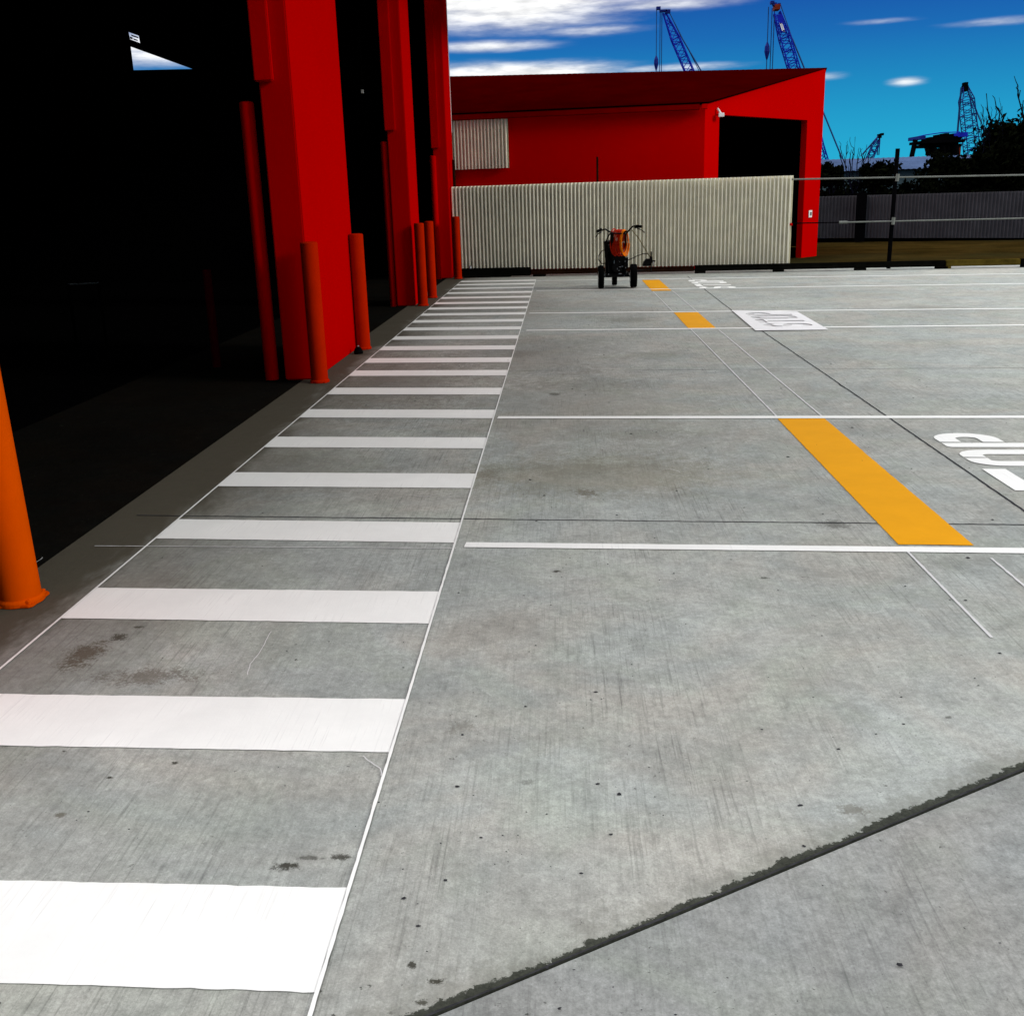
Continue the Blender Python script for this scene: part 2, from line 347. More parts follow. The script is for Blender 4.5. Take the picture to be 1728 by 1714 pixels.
def empty(name, loc=(0, 0, 0), rz=0):
    o = bpy.data.objects.new(name, None); COL.objects.link(o); o.location = loc; o.rotation_euler = (0, 0, rz); o.empty_display_size = .2; return o
def copy_tree(o, parent=None):
    c = o.copy(); COL.objects.link(c)
    if parent: c.parent = parent
    for ch in [x for x in bpy.data.objects if x.parent == o]: copy_tree(ch, c)
    return c
def curve_mesh(name, polys, mat, extrude, parent=None, matrix=None):
    cu = bpy.data.curves.new(name, 'CURVE'); cu.dimensions = '2D'; cu.fill_mode = 'BOTH'; cu.extrude = extrude
    for poly in polys:
        sp = cu.splines.new('POLY'); sp.points.add(len(poly)-1); sp.use_cyclic_u = True
        for p, q in zip(sp.points, poly): p.co = (q[0], q[1], 0, 1)
    tmp = bpy.data.objects.new(name+'_src', cu)
    me = bpy.data.meshes.new_from_object(tmp); bpy.data.objects.remove(tmp); bpy.data.curves.remove(cu)
    me.name = name; me.materials.clear(); me.materials.append(mat)
    if matrix is not None: me.transform(matrix)
    o = bpy.data.objects.new(name, me); COL.objects.link(o)
    if parent: o.parent = parent
    return o

# ------------------------------------------------------------------ ground
tag(MB().box(-900, -200, -.6, 900, 2200, -.03).build('ground', M['dirt']), 'brown dirt ground beyond the timber edging', 'ground', kind='structure')
# concrete yard, with the diagonal joint cutting off a second slab at the lower right
J0, J1 = gnd(720, 1714), gnd(1728, 1297); jd = (J1-J0).normalized()
JA = J0 - jd*5.0; JB = J0 + jd*16
END_A = 22.66
JK = J0 + jd*((-2.47-J0.x)/jd.x)
JA = JK; JB = J0 + jd*((18-J0.x)/jd.x)
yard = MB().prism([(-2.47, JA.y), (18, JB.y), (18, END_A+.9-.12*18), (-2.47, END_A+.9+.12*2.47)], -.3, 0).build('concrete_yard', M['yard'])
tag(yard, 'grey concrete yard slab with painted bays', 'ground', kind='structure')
jn = Vector((jd.y, -jd.x, 0))
slab = MB().prism([(-2.468, JA.y-.006), (-2.468, JA.y-9), (18, JA.y-9), (18, JB.y-.006)], -.3, -.004).build('concrete_slab', M['yard2'])
tag(slab, 'bluish concrete slab below the diagonal joint', 'ground', kind='structure')
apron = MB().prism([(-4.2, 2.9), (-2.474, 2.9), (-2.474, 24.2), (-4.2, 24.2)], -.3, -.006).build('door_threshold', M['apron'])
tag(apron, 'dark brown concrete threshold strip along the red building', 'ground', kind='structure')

def ribbon(name, pts, w, mat, z, parent, jag=.3, step=.04, side=None):
    rnd = random.Random(hash(name) % 1000 if False else len(name)*7+int(w*1000))
    L_, R_ = [], []
    P = [Vector(p[:2]) for p in pts]
    for a, b in zip(P[:-1], P[1:]):
        d = b-a; n = max(2, int(d.length/step)); nn = Vector((-d.y, d.x)).normalized()
        for i in range(n):
            p = a+d*i/n; j = mnoise.noise(Vector((p.x*3.1, p.y*3.1, 3)))+.6*mnoise.noise(Vector((p.x*17, p.y*17, 1)))+.4*mnoise.noise(Vector((p.x*47, p.y*47, 5)))
            wl = w*(1+jag*2.2*j)
            wl = max(wl, w*.1)
            if side is None: L_.append(p+nn*wl/2); R_.append(p-nn*w*(1-jag*j)/2)
            else: L_.append(p+nn*wl); R_.append(p-nn*side)
    v = [(p.x, p.y, z) for p in L_]+[(p.x, p.y, z) for p in R_]; n = len(L_)
    mb = MB(); mb.add(v, [(i+1, i, n+i, n+i+1) for i in range(n-1)]); o = mb.build(name, mat, parent); return o
tag(ribbon('slab_joint', [JA+jn*.001, JB+jn*.001], .005, M['crack'], .002, yard, .6, .012), 'diagonal joint filled with dark dirt')
ribbon('slab_joint', [gnd(1728, 862)+Vector((0, -5, 0)), gnd(1728, 862), gnd(1500, 705), gnd(1235, 524), gnd(1160, 466)], .013, M['crack'], .0022, yard, .5, .03)
a, b = gnd(230, 870), gnd(1728, 886); ribbon('slab_joint', [a, b, b+(b-a)*2], .009, M['crack'], .0022, yard, .9, .03)
a, b = gnd(660, 627), gnd(1728, 621); ribbon('slab_joint', [a, b, b+(b-a)*.6], .007, M['crack'], .0022, yard, .9, .05)

# ------------------------------------------------------------------ painted markings (parts of the yard)
ZP = .003
def wob(a, b, amp=.0035, step=.03):
    a = Vector(a[:2]); b = Vector(b[:2]); d = b-a; n = max(2, int(d.length/step)); nn = Vector((-d.y, d.x)).normalized(); o = []
    for i in range(n):
        p = a+d*i/n; o.append(p+nn*amp*(mnoise.noise(Vector((p.x*19, p.y*19, 0)))+.6*mnoise.noise(Vector((p.x*71, p.y*71, 4))))*1.6)
    return o
def patch(name, corners, mat, z=ZP, amp=.0018, parent=yard):
    pts = []
    for i in range(len(corners)): pts += wob(corners[i], corners[(i+1) % len(corners)], amp)
    me = bpy.data.meshes.new(name); bm = bmesh.new(); bm.faces.new([bm.verts.new((p.x, p.y, z)) for p in pts]); bmesh.ops.triangulate(bm, faces=bm.faces)
    bmesh.ops.recalc_face_normals(bm, faces=bm.faces)
    if bm.faces[0].normal.z < 0: bmesh.ops.reverse_faces(bm, faces=bm.faces)
    bm.to_mesh(me); bm.free()
    o = bpy.data.objects.new(name, me); COL.objects.link(o); me.materials.append(mat); o.parent = parent; return o
XL, XR = -2.0656, -.537
SL = [-.02, -.03, -.043, -.065, -.092, -.095, -.11, -.125, -.13]
CTR = [1.0] + [1.995+k for k in range(9)] + [10.83, 11.77, 12.68, 13.60, 14.48, 15.37, 16.23, 17.09, 18.04, 18.98, 19.95, 20.87, 21.72]
for k, c_ in enumerate(CTR):
    hw = .175 if k < 4 else .165
    y0 = c_-hw; y1 = c_+hw; s_ = SL[k] if k < len(SL) else -.122
    patch('walkway_stripe', [(XL, y0+s_*(XL-XR)), (XR, y0), (XR, y1), (XL, y1+s_*(XL-XR))], M['white'], ZP, .0022)
def line2(name, a, b, w, mat, z=ZP, amp=.003):
    a = Vector(a[:2]); b = Vector(b[:2]); n = Vector((-(b-a).y, (b-a).x)).normalized()*w/2
    return patch(name, [a-n, b-n, b+n, a+n], mat, z, amp)
for x in (XL, XR-.001):
    line2('guide_line', (x, -3), (x, 21.9), .010 if x < -1 else .009, M['white'], .0045, .0008)
def far_line(p, q, w, xmax=14, name='bay_line'):
    a, b = gnd(*p), gnd(*q); d = (b-a); b2 = a+d*((xmax-a.x)/d.x); line2(name, a, b2, w, M['white'], .0038, .0012)
far_line((785, 920), (1728, 930), .075)
far_line((840, 705), (1728, 704), .085)
far_line((888, 558), (1728, 549), .085)
far_line((893, 529), (1728, 521), .085)
far_line((905, 491), (1728, 479), .085)
far_line((905, 474), (1728, 462.5), .085)
XA, XB = 1.54, 1.86
def ybar(y0, y1): patch('yellow_bar', [(XA-.01, y0+.01), (XB, y0-.02), (XB+.01, y1-.03), (XA, y1)], M['yellow'], .0032, .002)
ybar(4.70, 7.60); ybar(13.02, 14.95); ybar(18.50, 21.0)
for (x, y0, y1) in [(XA+.0, 3.63, 4.62), (XA+.01, 7.66, 13.0), (XA, 15.0, 18.4), (XB+.01, 3.3, 4.5), (XB+.01, 7.6, 12.9), (XB+.01, 14.9, 18.45)]:
    line2('chalk_line', (x, y0), (x, y1), .012, M['white_old'], .0036, .0015)
a, b = gnd(160, 922), gnd(770, 926); line2('chalk_line', a, b, .006, M['white_old'], .0042, .001)
for pts in ([(1120, 790), (1135, 792), (1148, 797)], [(690, 835), (720, 838), (745, 832), (760, 834)], [(458, 1065), (447, 1085), (435, 1105), (422, 1120), (418, 1138)],
            [(613, 1275), (625, 1285), (640, 1296), (643, 1308)], [(62, 948), (72, 940)]):
    g = [gnd(*p, z=.004) for p in pts]; mb = MB()
    g = [g[i].lerp(g[i+1], k/5)+Vector((mnoise.noise(Vector((i+k*.37, g[i].y*9, 1)))*.006, 0, 0)) for i in range(len(g)-1) for k in range(5)]+[g[-1]]
    for i in range(len(g)-1):
        d = (g[i+1]-g[i]); n = Vector((-d.y, d.x, 0)).normalized()*.0016; mb.add([g[i]-n, g[i+1]-n, g[i+1]+n, g[i]+n], [(0, 1, 2, 3)])
    mb.build('paint_drip', M['white_old'], yard)

# stencilled STOP lettering. glyph frame: u reads away from the camera, v = top of letter towards the walkway
def stroke(pts, w):
    pts = [Vector(p) for p in pts]; l, r = [], []
    for i, p in enumerate(pts):
        d = (pts[min(i+1, len(pts)-1)]-pts[max(i-1, 0)]).normalized(); n = Vector((-d.y, d.x))*w/2; l.append(p+n); r.append(p-n)
    return [tuple(q) for q in l+r[::-1]]
def arc(cx, cy, rx, ry, a0, a1, n=12): return [(cx+rx*cos(radians(a0+(a1-a0)*i/n)), cy+ry*sin(radians(a0+(a1-a0)*i/n))) for i in range(n+1)]
H, Wd, T = .62, .40, .112
def glyphs():
    t = T/2
    P_ = [[(0, 0), (T, 0), (T, H), (.02, H), (0, H-.02)],
          stroke([(T+.03, H-t)]+arc(.24, H-.17, .16-t, .17-t, 90, -90)+[(T+.03, H-.34+t)], T)]
    O_ = [stroke([(Wd/2-.012, H-t)]+arc(.14, H-.15, .14-t, .15-t, 100, 180)+arc(.14, .15, .14-t, .15-t, 180, 260)+[(Wd/2-.012, t)], T),
          stroke([(Wd/2+.012, H-t)]+arc(Wd-.14, H-.15, .14-t, .15-t, 80, 0)+arc(Wd-.14, .15, .14-t, .15-t, 0, -80)+[(Wd/2+.012, t)], T)]
    T_ = [[(0, H-T), (.46, H-T), (.46, H), (0, H)], [(.23-t, 0), (.23+t, 0), (.23+t, H-T-.025), (.23-t, H-T-.025)]]
    S_ = [stroke(arc(Wd/2, H-.17, Wd/2-t, .17-t, 20, 180)+[(.06, H-.25), (.12, H-.29), (.20, H/2), (.30, .29), (.345, .24)]+arc(Wd/2, .17, Wd/2-t, .17-t, 0, -160), T)]
    out = []; u = 0
    for g, w in ((S_, Wd), (T_, .46), (O_, Wd), (P_, Wd)):
        out += [[(p[0]+u, p[1]) for p in poly] for poly in g]; u += w+.075
    return out, u-.075
GL, GW = glyphs()
def stop_text(xtop, y0, y1, shear, name='stop_lettering', z=.009, sx=1.0):
    ky = (y1-y0)/GW
    polys = [[(xtop+(H-v)*sx, y0+u*ky+shear*(H-v)) for u, v in poly] for poly in GL]
    return polys
def text_obj(polys, z, mat):
    o = curve_mesh('stop_lettering', polys, mat, .0008, yard, Matrix.Translation((0, 0, z))); return o
o = text_obj(stop_text(2.41, 5.10, 7.02, -.1, sx=1.15), .0042, M['white']); tag(o, 'freshly painted STOP lettering in the nearest bay')
o = text_obj(stop_text(2.38, 18.68, 20.72, -.13), .0042, M['white']); tag(o, 'STOP lettering in the farthest bay')
# stencil board lying on the third bay, letters cut out of it
bd = [gnd(1275, 558, .01), gnd(1397, 556, .01), gnd(1345, 526, .01), gnd(1235, 524, .01)]
holes = stop_text(2.45, 13.0, 14.62, -.13, sx=.92)
patch('overspray', [(2.43, 12.98), (3.06, 12.9), (3.06, 14.5), (2.43, 14.6)], M['white_old'], .0035)
rect = [(bd[0].x, bd[0].y), (bd[1].x, bd[1].y), (bd[2].x+.0, bd[2].y), (bd[3].x, bd[3].y)]
sb = curve_mesh('stencil_board', [rect]+holes, M['board'], .003, None, Matrix.Translation((0, 0, .0105)))
tag(sb, 'white stencil board with STOP cut out, lying on the bay floor', 'stencil')

# specks and grit on the slab
mb = MB(); rnd = random.Random(3)
spk = [(941, 963), (1286, 974), (1065, 1080), (1525, 1222), (1350, 1320), (848, 1410), (880, 1442), (1015, 1180), (945, 1187), (990, 1190), (780, 1240), (540, 1205), (893, 1100),
       (1195, 792), (1636, 790), (1290, 520), (1355, 497), (1260, 520), (1190, 520), (1164, 493), (1205, 543), (877, 1023), (692, 1628), (680, 1467), (597, 1516), (585, 1555), (578, 1465),
       (1455, 1232), (1360, 1460), (1045, 1340), (1060, 1310), (470, 1295), (520, 1440), (600, 1395), (210, 1440), (305, 1465), (340, 1500), (560, 1640), (640, 1480), (650, 1360), (330, 1310)]
pos = [gnd(*p) for p in spk]
for i in range(1700):
    x = rnd.uniform(-2.0, 5); y = 1.0+19*rnd.random()**2.2; pos.append(Vector((x, y, 0)))
for i in range(40):
    c = rnd.choice(pos[:40])
    for j in range(rnd.randint(1, 4)): pos.append(c+Vector((rnd.gauss(0, .05), rnd.gauss(0, .07), 0)))
for p in pos:
    n = rnd.randint(5, 8); r = rnd.uniform(.0012, .005)*rnd.choice((.4, .5, .6, .8, 1, 1.6))*(1 if p.y < 4 else 1.5); el = rnd.uniform(.5, 1); a0 = rnd.uniform(0, 6)
    if .3 < p.y < 0 or (XL-.02 < p.x < XR+.02) and ((p.y-1.825) % 1.0) < .55: continue
    vs = [(p.x, p.y, .0025+r*.3)]
    for k in range(n):
        q = a0+2*pi*k/n; rr = r*rnd.uniform(.6, 1.3); vs.append((p.x+rr*cos(q), p.y+rr*sin(q)*el, .002))
    mb.add(vs, [(0, 1+k, 1+(k+1) % n) for k in range(n)])
tag(mb.build('grit', M['crack']), 'scattered dark grit and tar specks on the concrete', 'grit', kind='stuff')

# ------------------------------------------------------------------ red building on the left
BL = empty('warehouse', (-2.35, 0, 0)); tag(BL, 'large red warehouse on the left with black open bays and wide red piers', 'building')
def bpart(mb, name, mat, bevel=0, label=None):
    o = mb.build(name, mat, None, bevel); o.parent = BL; o.matrix_parent_inverse = Matrix.Translation((2.35, 0, 0)); 
    if label: o['label'] = label
    return o
XF = -2.35
def pier(y0, y1, label, z1=7.4):
    return bpart(MB().box(-2.64, y0, 0, XF, y1, z1), 'pier', M['red'], .012, label)
pier(9.86, 12.12, 'wide red pier nearest the camera')
pier(16.98, 18.0, 'middle red pier')
pier(23.0, 24.24, 'farthest red pier at the corner')
pier(2.8, 3.95, None)
for y in (9.86, 16.98, 23.0):      # hood box of the door track on each pier's near side
    bpart(MB().box(-2.665, y-.06, 2.64, -2.50, y-.001, 6.6), 'door_track', M['redpole'], .01)
bpart(MB().box(-2.9, 2.8, 5.9, -2.66, 23.0, 7.4), 'wall', M['red'])
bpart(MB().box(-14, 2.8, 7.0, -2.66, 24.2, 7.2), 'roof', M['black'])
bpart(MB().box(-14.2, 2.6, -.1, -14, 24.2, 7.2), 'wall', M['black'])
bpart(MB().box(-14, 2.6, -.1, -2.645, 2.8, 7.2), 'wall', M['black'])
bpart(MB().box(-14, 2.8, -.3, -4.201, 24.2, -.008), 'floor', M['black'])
# north end wall with the sloping clerestory gap and the small louvred opening
YN = 24.3
def nw(x, y): p = on_line(x, y, YN, 0); return (p.x, p.z)
hole = [nw(220, 79), nw(325, 117), nw(225, 119)]
fr = [[nw(216.5, 54.5), nw(234.5, 61), nw(237, 73.5), nw(219, 66.5)]]
inn = [nw(219, 57.2), nw(233, 62.2), nw(234.2, 66.2), nw(222.5, 62.2), nw(223.2, 65.6), nw(218.6, 64.6)]
slits = [[nw(x, y), nw(x+.8, y), nw(x+3.2, y+11), nw(x+2.4, y+11)] for x, y in ((209, 52), (212, 53))]+[[nw(x, y), nw(x+.8, y+.3), nw(x+1.8, y+h), nw(x+1.0, y+h)] for x, y, h in ((238.5, 63.5, 10), (241, 66, 9.5))]
ring = fr[0]
outer = [(-14.1, -.1), (-2.5, -.1), (-2.5, 7.2), (-14.1, 7.2)]
mt = Matrix(((1, 0, 0, 0), (0, 0, -1, YN), (0, 1, 0, 0), (0, 0, 0, 1)))
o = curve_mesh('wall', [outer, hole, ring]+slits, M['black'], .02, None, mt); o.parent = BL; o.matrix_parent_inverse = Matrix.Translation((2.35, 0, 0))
# louvre grille in the small opening
mb = MB()
def nw3(x, y, dy=0): p = nw(x, y); return (p[0], YN+dy, p[1])
mb.add([nw3(*q) for q in ((220.5, 58.5), (232.5, 62.6), (233.2, 65.2), (222, 61.4))]+[nw3(*q, .02) for q in ((220.5, 58.5), (232.5, 62.6), (233.2, 65.2), (222, 61.4))], [(0, 1, 2, 3), (7, 6, 5, 4), (0, 4, 5, 1), (2, 6, 7, 3), (1, 5, 6, 2), (3, 7, 4, 0)])
mb.add([nw3(*q) for q in ((219, 62), (223, 63.5), (223.6, 67), (219.6, 65.7))]+[nw3(*q, .02) for q in ((219, 62), (223, 63.5), (223.6, 67), (219.6, 65.7))], [(0, 1, 2, 3), (7, 6, 5, 4)])
mb.add([nw3(*q) for q in ((224.5, 65), (231.5, 67.4), (232, 69.6), (225.5, 67.6))]+[nw3(*q, .02) for q in ((224.5, 65), (231.5, 67.4), (232, 69.6), (225.5, 67.6))], [(0, 1, 2, 3), (7, 6, 5, 4)])
bpart(mb, 'grille', M['black'])
# corner flashing: thin pale strip on the corner pier edge
bpart(MB().box(-2.348, 24.203, 3.0, -2.335, 24.215, 7.4), 'flashing', M['whiteplastic'])

bpart(MB().box(-2.345, 5.0, 5.95, .2, 24.15, 6.1), 'added_shade_slab', M['trim'], .01)  # added overhead slab out of view, put in to shade the ground below
# tall guard poles just inside the bays
def cyl(r, h, n=28, dome=.02, base=0): 
    pr = [(r, 0), (r, h-dome), (r*.92, h-dome*.4), (r*.6, h), (.001, h)]
    return MB().lathe(pr, n=n)
for i, (x, y, h, lb) in enumerate([(-2.80, 9.98, 2.5, 'tall thin red pole inside the bay left of the nearest pier'), (-2.70, 17.07, 2.48, 'tall thin red pole left of the middle pier'), (-2.64, 22.93, 2.42, 'tall thin red pole left of the farthest pier')]):
    if i == 0: p0 = cyl(.065, 2.5).build('guard_pole', M['redpole'], smooth=True); o = p0
    else: o = p0.copy(); COL.objects.link(o)
    o.location = (x, y, -.006); tag(o, lb, 'pole', 'tall red poles beside the piers')
# dark red post deep in the first bay
g = gnd(366, 618); o = cyl(.045, 1.0).build('post', simple('dim_red_paint', (.06, .001, .003), .8, 0, 0), smooth=True); o.location = (g.x, g.y, -.008)
tag(o, 'dim dark red post standing inside the first black bay', 'post')
a = on_line(115, 480, 12, 0); b = on_line(166, 477.5, 12, 0)
r = empty('barrier_rail', (a.x, 12, 0)); tag(r, 'thin steel rail glinting inside the first black bay', 'rail')
MB().tube([(0, 0, a.z), (b.x-a.x, 0, b.z)], .008).build('rail', M['steel'], r)
MB().tube([(0, 0, 0), (0, 0, a.z)], .02).build('post', M['black'], r); MB().tube([(b.x-a.x, 0, 0), (b.x-a.x, 0, b.z)], .02).build('post', M['black'], r)
for (x, y, X, lb) in [(612, 153, -3.2, 'tiny pale lamp fitting in the bay right of the nearest pier'), (715, 212, -3.0, 'tiny pale lamp fitting in the bay right of the middle pier')]:
    d = ray(x, y); t = X/d.x; p = d*t; p.z += CH
    r = empty('wall_lamp', (p.x, p.y, p.z)); tag(r, lb, 'lamp', 'small lamp fittings in the dark bays')
    MB().box(-.03, -.02, -.05, .03, .02, .03).build('housing', M['trim'], r, .005); MB().box(-.02, -.03, -.045, .02, -.0205, .01).build('lens', M['whiteplastic'], r)
    MB().tube([(0, 0, .03), (0, 0, 7.0-p.z)], .008).build('drop_rod', M['black'], r)

# ------------------------------------------------------------------ bollards
def make_bollard(r=.082, h=1.27, mat='orange', q=.074):
    root = empty('bollard')
    cyl(r, h, 36, .012).build('post', M[mat], root, smooth=True)
    a8 = [( .135*cos(pi/8+k*pi/4), .135*sin(pi/8+k*pi/4)) for k in range(8)]
    mbp = MB().prism([(-q-.015, -q), (-q, -q-.015), (q, -q-.015), (q+.015, -q), (q+.015, q), (q, q+.015), (-q, q+.015), (-q-.015, q)], 0, .012); mbp.lathe([(r+.012, .0), (r+.012, .018), (r+.001, .03)], n=32)
    pl = mbp.build('base_plate', M[mat], root, .002)
    for sx in (-1, 1):
        for sy in (-1, 1): MB().lathe([(.011, .012), (.011, .024), (.006, .028)], (sx*q*.9, sy*q*.9, 0), 6).build('bolt', M[mat], pl)
    return root
proto = make_bollard(.085, 1.5)
tag(proto, 'thick orange bollard at the left edge nearest the camera', 'bollard', 'bollards along the warehouse front'); proto.location = (-2.33, 4.12, .002); proto.rotation_euler = (0, radians(-1.2), 0)
small = make_bollard(.078, 1.27, 'redorange', .062)
spots = [(-2.275, 9.70, 'slim orange bollard in front of the wide red pier'), (-2.27, 11.95, 'red orange bollard at the far edge of the wide red pier'),
         (-2.22, 16.95, 'red orange bollard at the near edge of the middle pier'), (-2.235, 18.35, 'red orange bollard just beyond the middle pier'),
         (-2.20, 22.75, 'farthest red orange bollard before the corner pier and fence')]
for i, (x, y, lb) in enumerate(spots):
    o = small if i == 0 else copy_tree(small)
    o.location = (x, y, .002); tag(o, lb, 'bollard', 'bollards along the warehouse front')
# small black rubber foot beside the second bollard pair
g = gnd(605, 597); r = empty('door_stop', (g.x, g.y, .002)); tag(r, 'small black rubber door stop by the base of a bollard', 'door stop')
MB().lathe([(.05, 0), (.052, .02), (.04, .05), (.022, .075), (.001, .08)], n=16).build('foot', M['rubber'], r, smooth=True)
MB().lathe([(.012, .079), (.012, .088), (.001, .092)], n=10).build('cap', M['chrome'], r)

# ------------------------------------------------------------------ far red building
LN = lambda x, a: a-.12*x
C0 = on_line(1190, 181, 24.2); C1 = Vector((6.44, 27.80, 0)); EZ = 3.36
RZr = on_ab(1389, 117, C1, C1+Vector((1, .0, 0))).z
FB = empty('red_shed', (C0.x, C0.y, 0)); tag(FB, 'long red building behind the corrugated fence with a maroon roof and big black doorway', 'building')
def fpart(mb, name, mat, bevel=0, label=None):
    o = mb.build(name, mat, None, bevel); o.parent = FB; o.matrix_parent_inverse = Matrix.Translation((-C0.x, -C0.y, 0))
    if label: o['label'] = label
    return o
XLF = -3.1
c0 = Vector((C0.x, LN(C0.x, 24.2)))
fl = Vector((XLF, LN(XLF, 24.2)))
def slabwall(p, q, z0, zp, zq, th, inward):
    p = Vector(p[:2]); q = Vector(q[:2]); n = Vector(inward).normalized()*th
    vs = [(p.x, p.y, z0), (q.x, q.y, z0), (q.x, q.y, zq), (p.x, p.y, zp)]; vs += [(v[0]+n.x, v[1]+n.y, v[2]) for v in vs]
    m_ = MB(); m_.add(vs, [(0, 1, 2, 3), (7, 6, 5, 4), (0, 4, 5, 1), (1, 5, 6, 2), (2, 6, 7, 3), (3, 7, 4, 0)]); return m_
fpart(slabwall(fl, c0, 0, EZ, EZ, .15, (.12, 1)), 'wall', M['red2'])
c1 = Vector((C1.x, C1.y)); dv = (c1-c0); LEN = dv.length; dn = dv/LEN; inn_ = (-dn.y, dn.x)
def tpos(x, y):
    p = on_ab(x, y, c0, c1); return (Vector((p.x, p.y))-c0).dot(dn), p.z
t0, zt0 = tpos(1214, 194); t1, zt1 = tpos(1362, 203); t1b, _ = tpos(1354, 400)
ZD = (zt0+zt1)/2; TJ = (t1+t1b)/2
zroof = lambda t: EZ+(RZr-EZ)*t/LEN
P = lambda t: c0+dn*t
fpart(slabwall(c0, P(t0), 0, zroof(0), zroof(t0), .15, inn_), 'wall', M['red2'])
fpart(slabwall(P(t0), P(TJ), ZD, zroof(t0), zroof(TJ), .15, inn_), 'wall', M['red2'])
fpart(slabwall(P(TJ), c1, -.05, zroof(TJ), zroof(LEN), .15, inn_), 'wall', M['red2'])
# dark interior
bk = [Vector((7.0, 32.4)), Vector((XLF, LN(XLF, 33.3)))]
fpart(slabwall(c1+Vector((-.05, .1)), bk[0], 0, RZr-.02, EZ, .1, (-1, .1)), 'wall', M['red2'])
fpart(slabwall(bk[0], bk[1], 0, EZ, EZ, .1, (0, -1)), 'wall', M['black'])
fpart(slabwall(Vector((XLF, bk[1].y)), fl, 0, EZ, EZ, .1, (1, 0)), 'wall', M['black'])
n2 = Vector(inn_)*.16
fpart(slabwall(P(t0-.2)+n2*1.1+Vector((-.25, .5)), P(t0-.2)+n2*1.1+Vector((-.25, 7)), 0, 3.1, 3.1, .1, (-1, 0)), 'partition', M['black'])
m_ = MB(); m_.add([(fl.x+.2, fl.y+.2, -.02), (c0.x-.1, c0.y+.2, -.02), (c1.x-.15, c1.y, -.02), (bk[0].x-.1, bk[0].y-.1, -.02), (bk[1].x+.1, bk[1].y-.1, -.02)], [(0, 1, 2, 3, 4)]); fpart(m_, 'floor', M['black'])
# roof: eave line front, ridge, back slope, with corrugation along the slope
RR = c1+Vector((.04, .02)); RL = Vector((XLF, LN(XLF, 28.57))); RZl = on_line(757, 131, 28.57).z
ef0, ef1 = fl+Vector((0, -.1)), c0+Vector((.06, -.10))
m_ = MB(); N_ = 140; v = []
for i in range(N_+1):
    f = i/N_; k = .003 if i % 2 else 0
    a = ef0.lerp(ef1, f); b = RL.lerp(RR, f); v += [(a.x, a.y, EZ+.05+k), (b.x, b.y, RZl+(RZr-RZl)*f+.03+k)]
m_.add(v, [(2*i, 2*i+2, 2*i+3, 2*i+1) for i in range(N_)])
m_.add([(RL.x, RL.y, RZl+.03), (RR.x, RR.y, RZr+.03), (bk[0].x+.1, bk[0].y+.1, EZ), (bk[1].x, bk[1].y+.1, EZ)], [(0, 1, 2, 3)])
m_.add([(fl.x, fl.y+.1, EZ-.02), (c0.x, c0.y+.15, EZ-.02), (c1.x-.1, c1.y, RZr-.05), (RL.x, RL.y, RZl-.05)], [(0, 1, 2, 3)])
roof = fpart(m_, 'roof', M['roofred'])
rc = MB().tube([(RL.x, RL.y, RZl+.05), (RR.x, RR.y, RZr+.05)], .055, 8).build('ridge_cap', M['trim']); rc.parent = roof; rc.matrix_parent_inverse = Matrix.Translation((-C0.x, -C0.y, 0))
g0 = on_line(762, 189, 24.08); g1 = on_line(1181, 182, 24.08)
fpart(MB().beam((-2.9, LN(-2.9, 24.06)), (g1.x, g1.y), .11, .11, EZ-.10), 'gutter', M['gutter'], .01)
fpart(MB().beam((g1.x+.04, g1.y-.0), (g1.x+.16, g1.y-.015), .10, .10, EZ-.09), 'gutter', M['red2'], .01)
# cream louvre panel on the wall
def corr(A, B, z0, z1, pitch, amp, mat, name, parent=None, seg=8, z0b=None, z1b=None, thick=.0015):
    A = Vector(A[:2]); B = Vector(B[:2]); d = B-A; L_ = d.length; u = d/L_; n = Vector((u.y, -u.x)); k = int(L_/pitch*seg); v = []
    for i in range(k+1):
        s_ = L_*i/k; w = max(-1, min(1, 2.4*sin(2*pi*s_/pitch)-.2)); p = A+u*s_+n*amp*w; f = i/k
        v += [(p.x, p.y, z0+((z0b if z0b is not None else z0)-z0)*f), (p.x, p.y, z1+((z1b if z1b is not None else z1)-z1)*f)]
    m2 = MB(); m2.add(v, [(2*i, 2*i+2, 2*i+3, 2*i+1) for i in range(k)])
    o = m2.build(name, mat, parent); 
    return o
pa, pb = on_line(762, 287, 24.12), on_line(859.5, 286, 24.12); zt = on_line(810, 202.5, 24.12).z
o = corr(pa, pb, pa.z, zt, .076, .035, M['cream'], 'louvre_panel', None); o.parent = FB; o.matrix_parent_inverse = Matrix.Translation((-C0.x, -C0.y, 0))
for i in range(12):
    q = pa.lerp(pb, (i+.4)/12)
    for z in (pa.z+.05, pa.z+.80):
        s_ = MB().lathe([(.009, 0), (.007, .006)], (q.x, q.y-.034, z), 6, 'Y').build('screw', M['trim']); s_.parent = o
# floodlight at the doorway corner
p = P(t0); r = FB
fm = MB().tube([(p.x-.02, p.y-.03, ZD+.0), (p.x-.0, p.y-.16, ZD+.04)], .015, 8); fm.box(p.x-.05, p.y-.25, ZD-.06, p.x+.07, p.y-.14, ZD+.02)
fm.tube([(p.x-.06, p.y-.12, ZD+.12), (p.x+.02, p.y-.16, ZD-.0)], .022, 8)
fpart(fm, 'security_lamp', M['whiteplastic'], .006)
d = ray(1088, 119); rv = on_line(1082, 121, 28.5)
fv = MB().tube([(rv.x-.1, rv.y, RZl-.05), (rv.x-.02, rv.y, rv.z)], .06, 8); fv.tube([(rv.x-.12, rv.y, rv.z-.03), (rv.x+.1, rv.y, rv.z+.07)], .06, 10); fv.box(rv.x+.06, rv.y-.06, rv.z+.03, rv.x+.14, rv.y+.06, rv.z+.13)
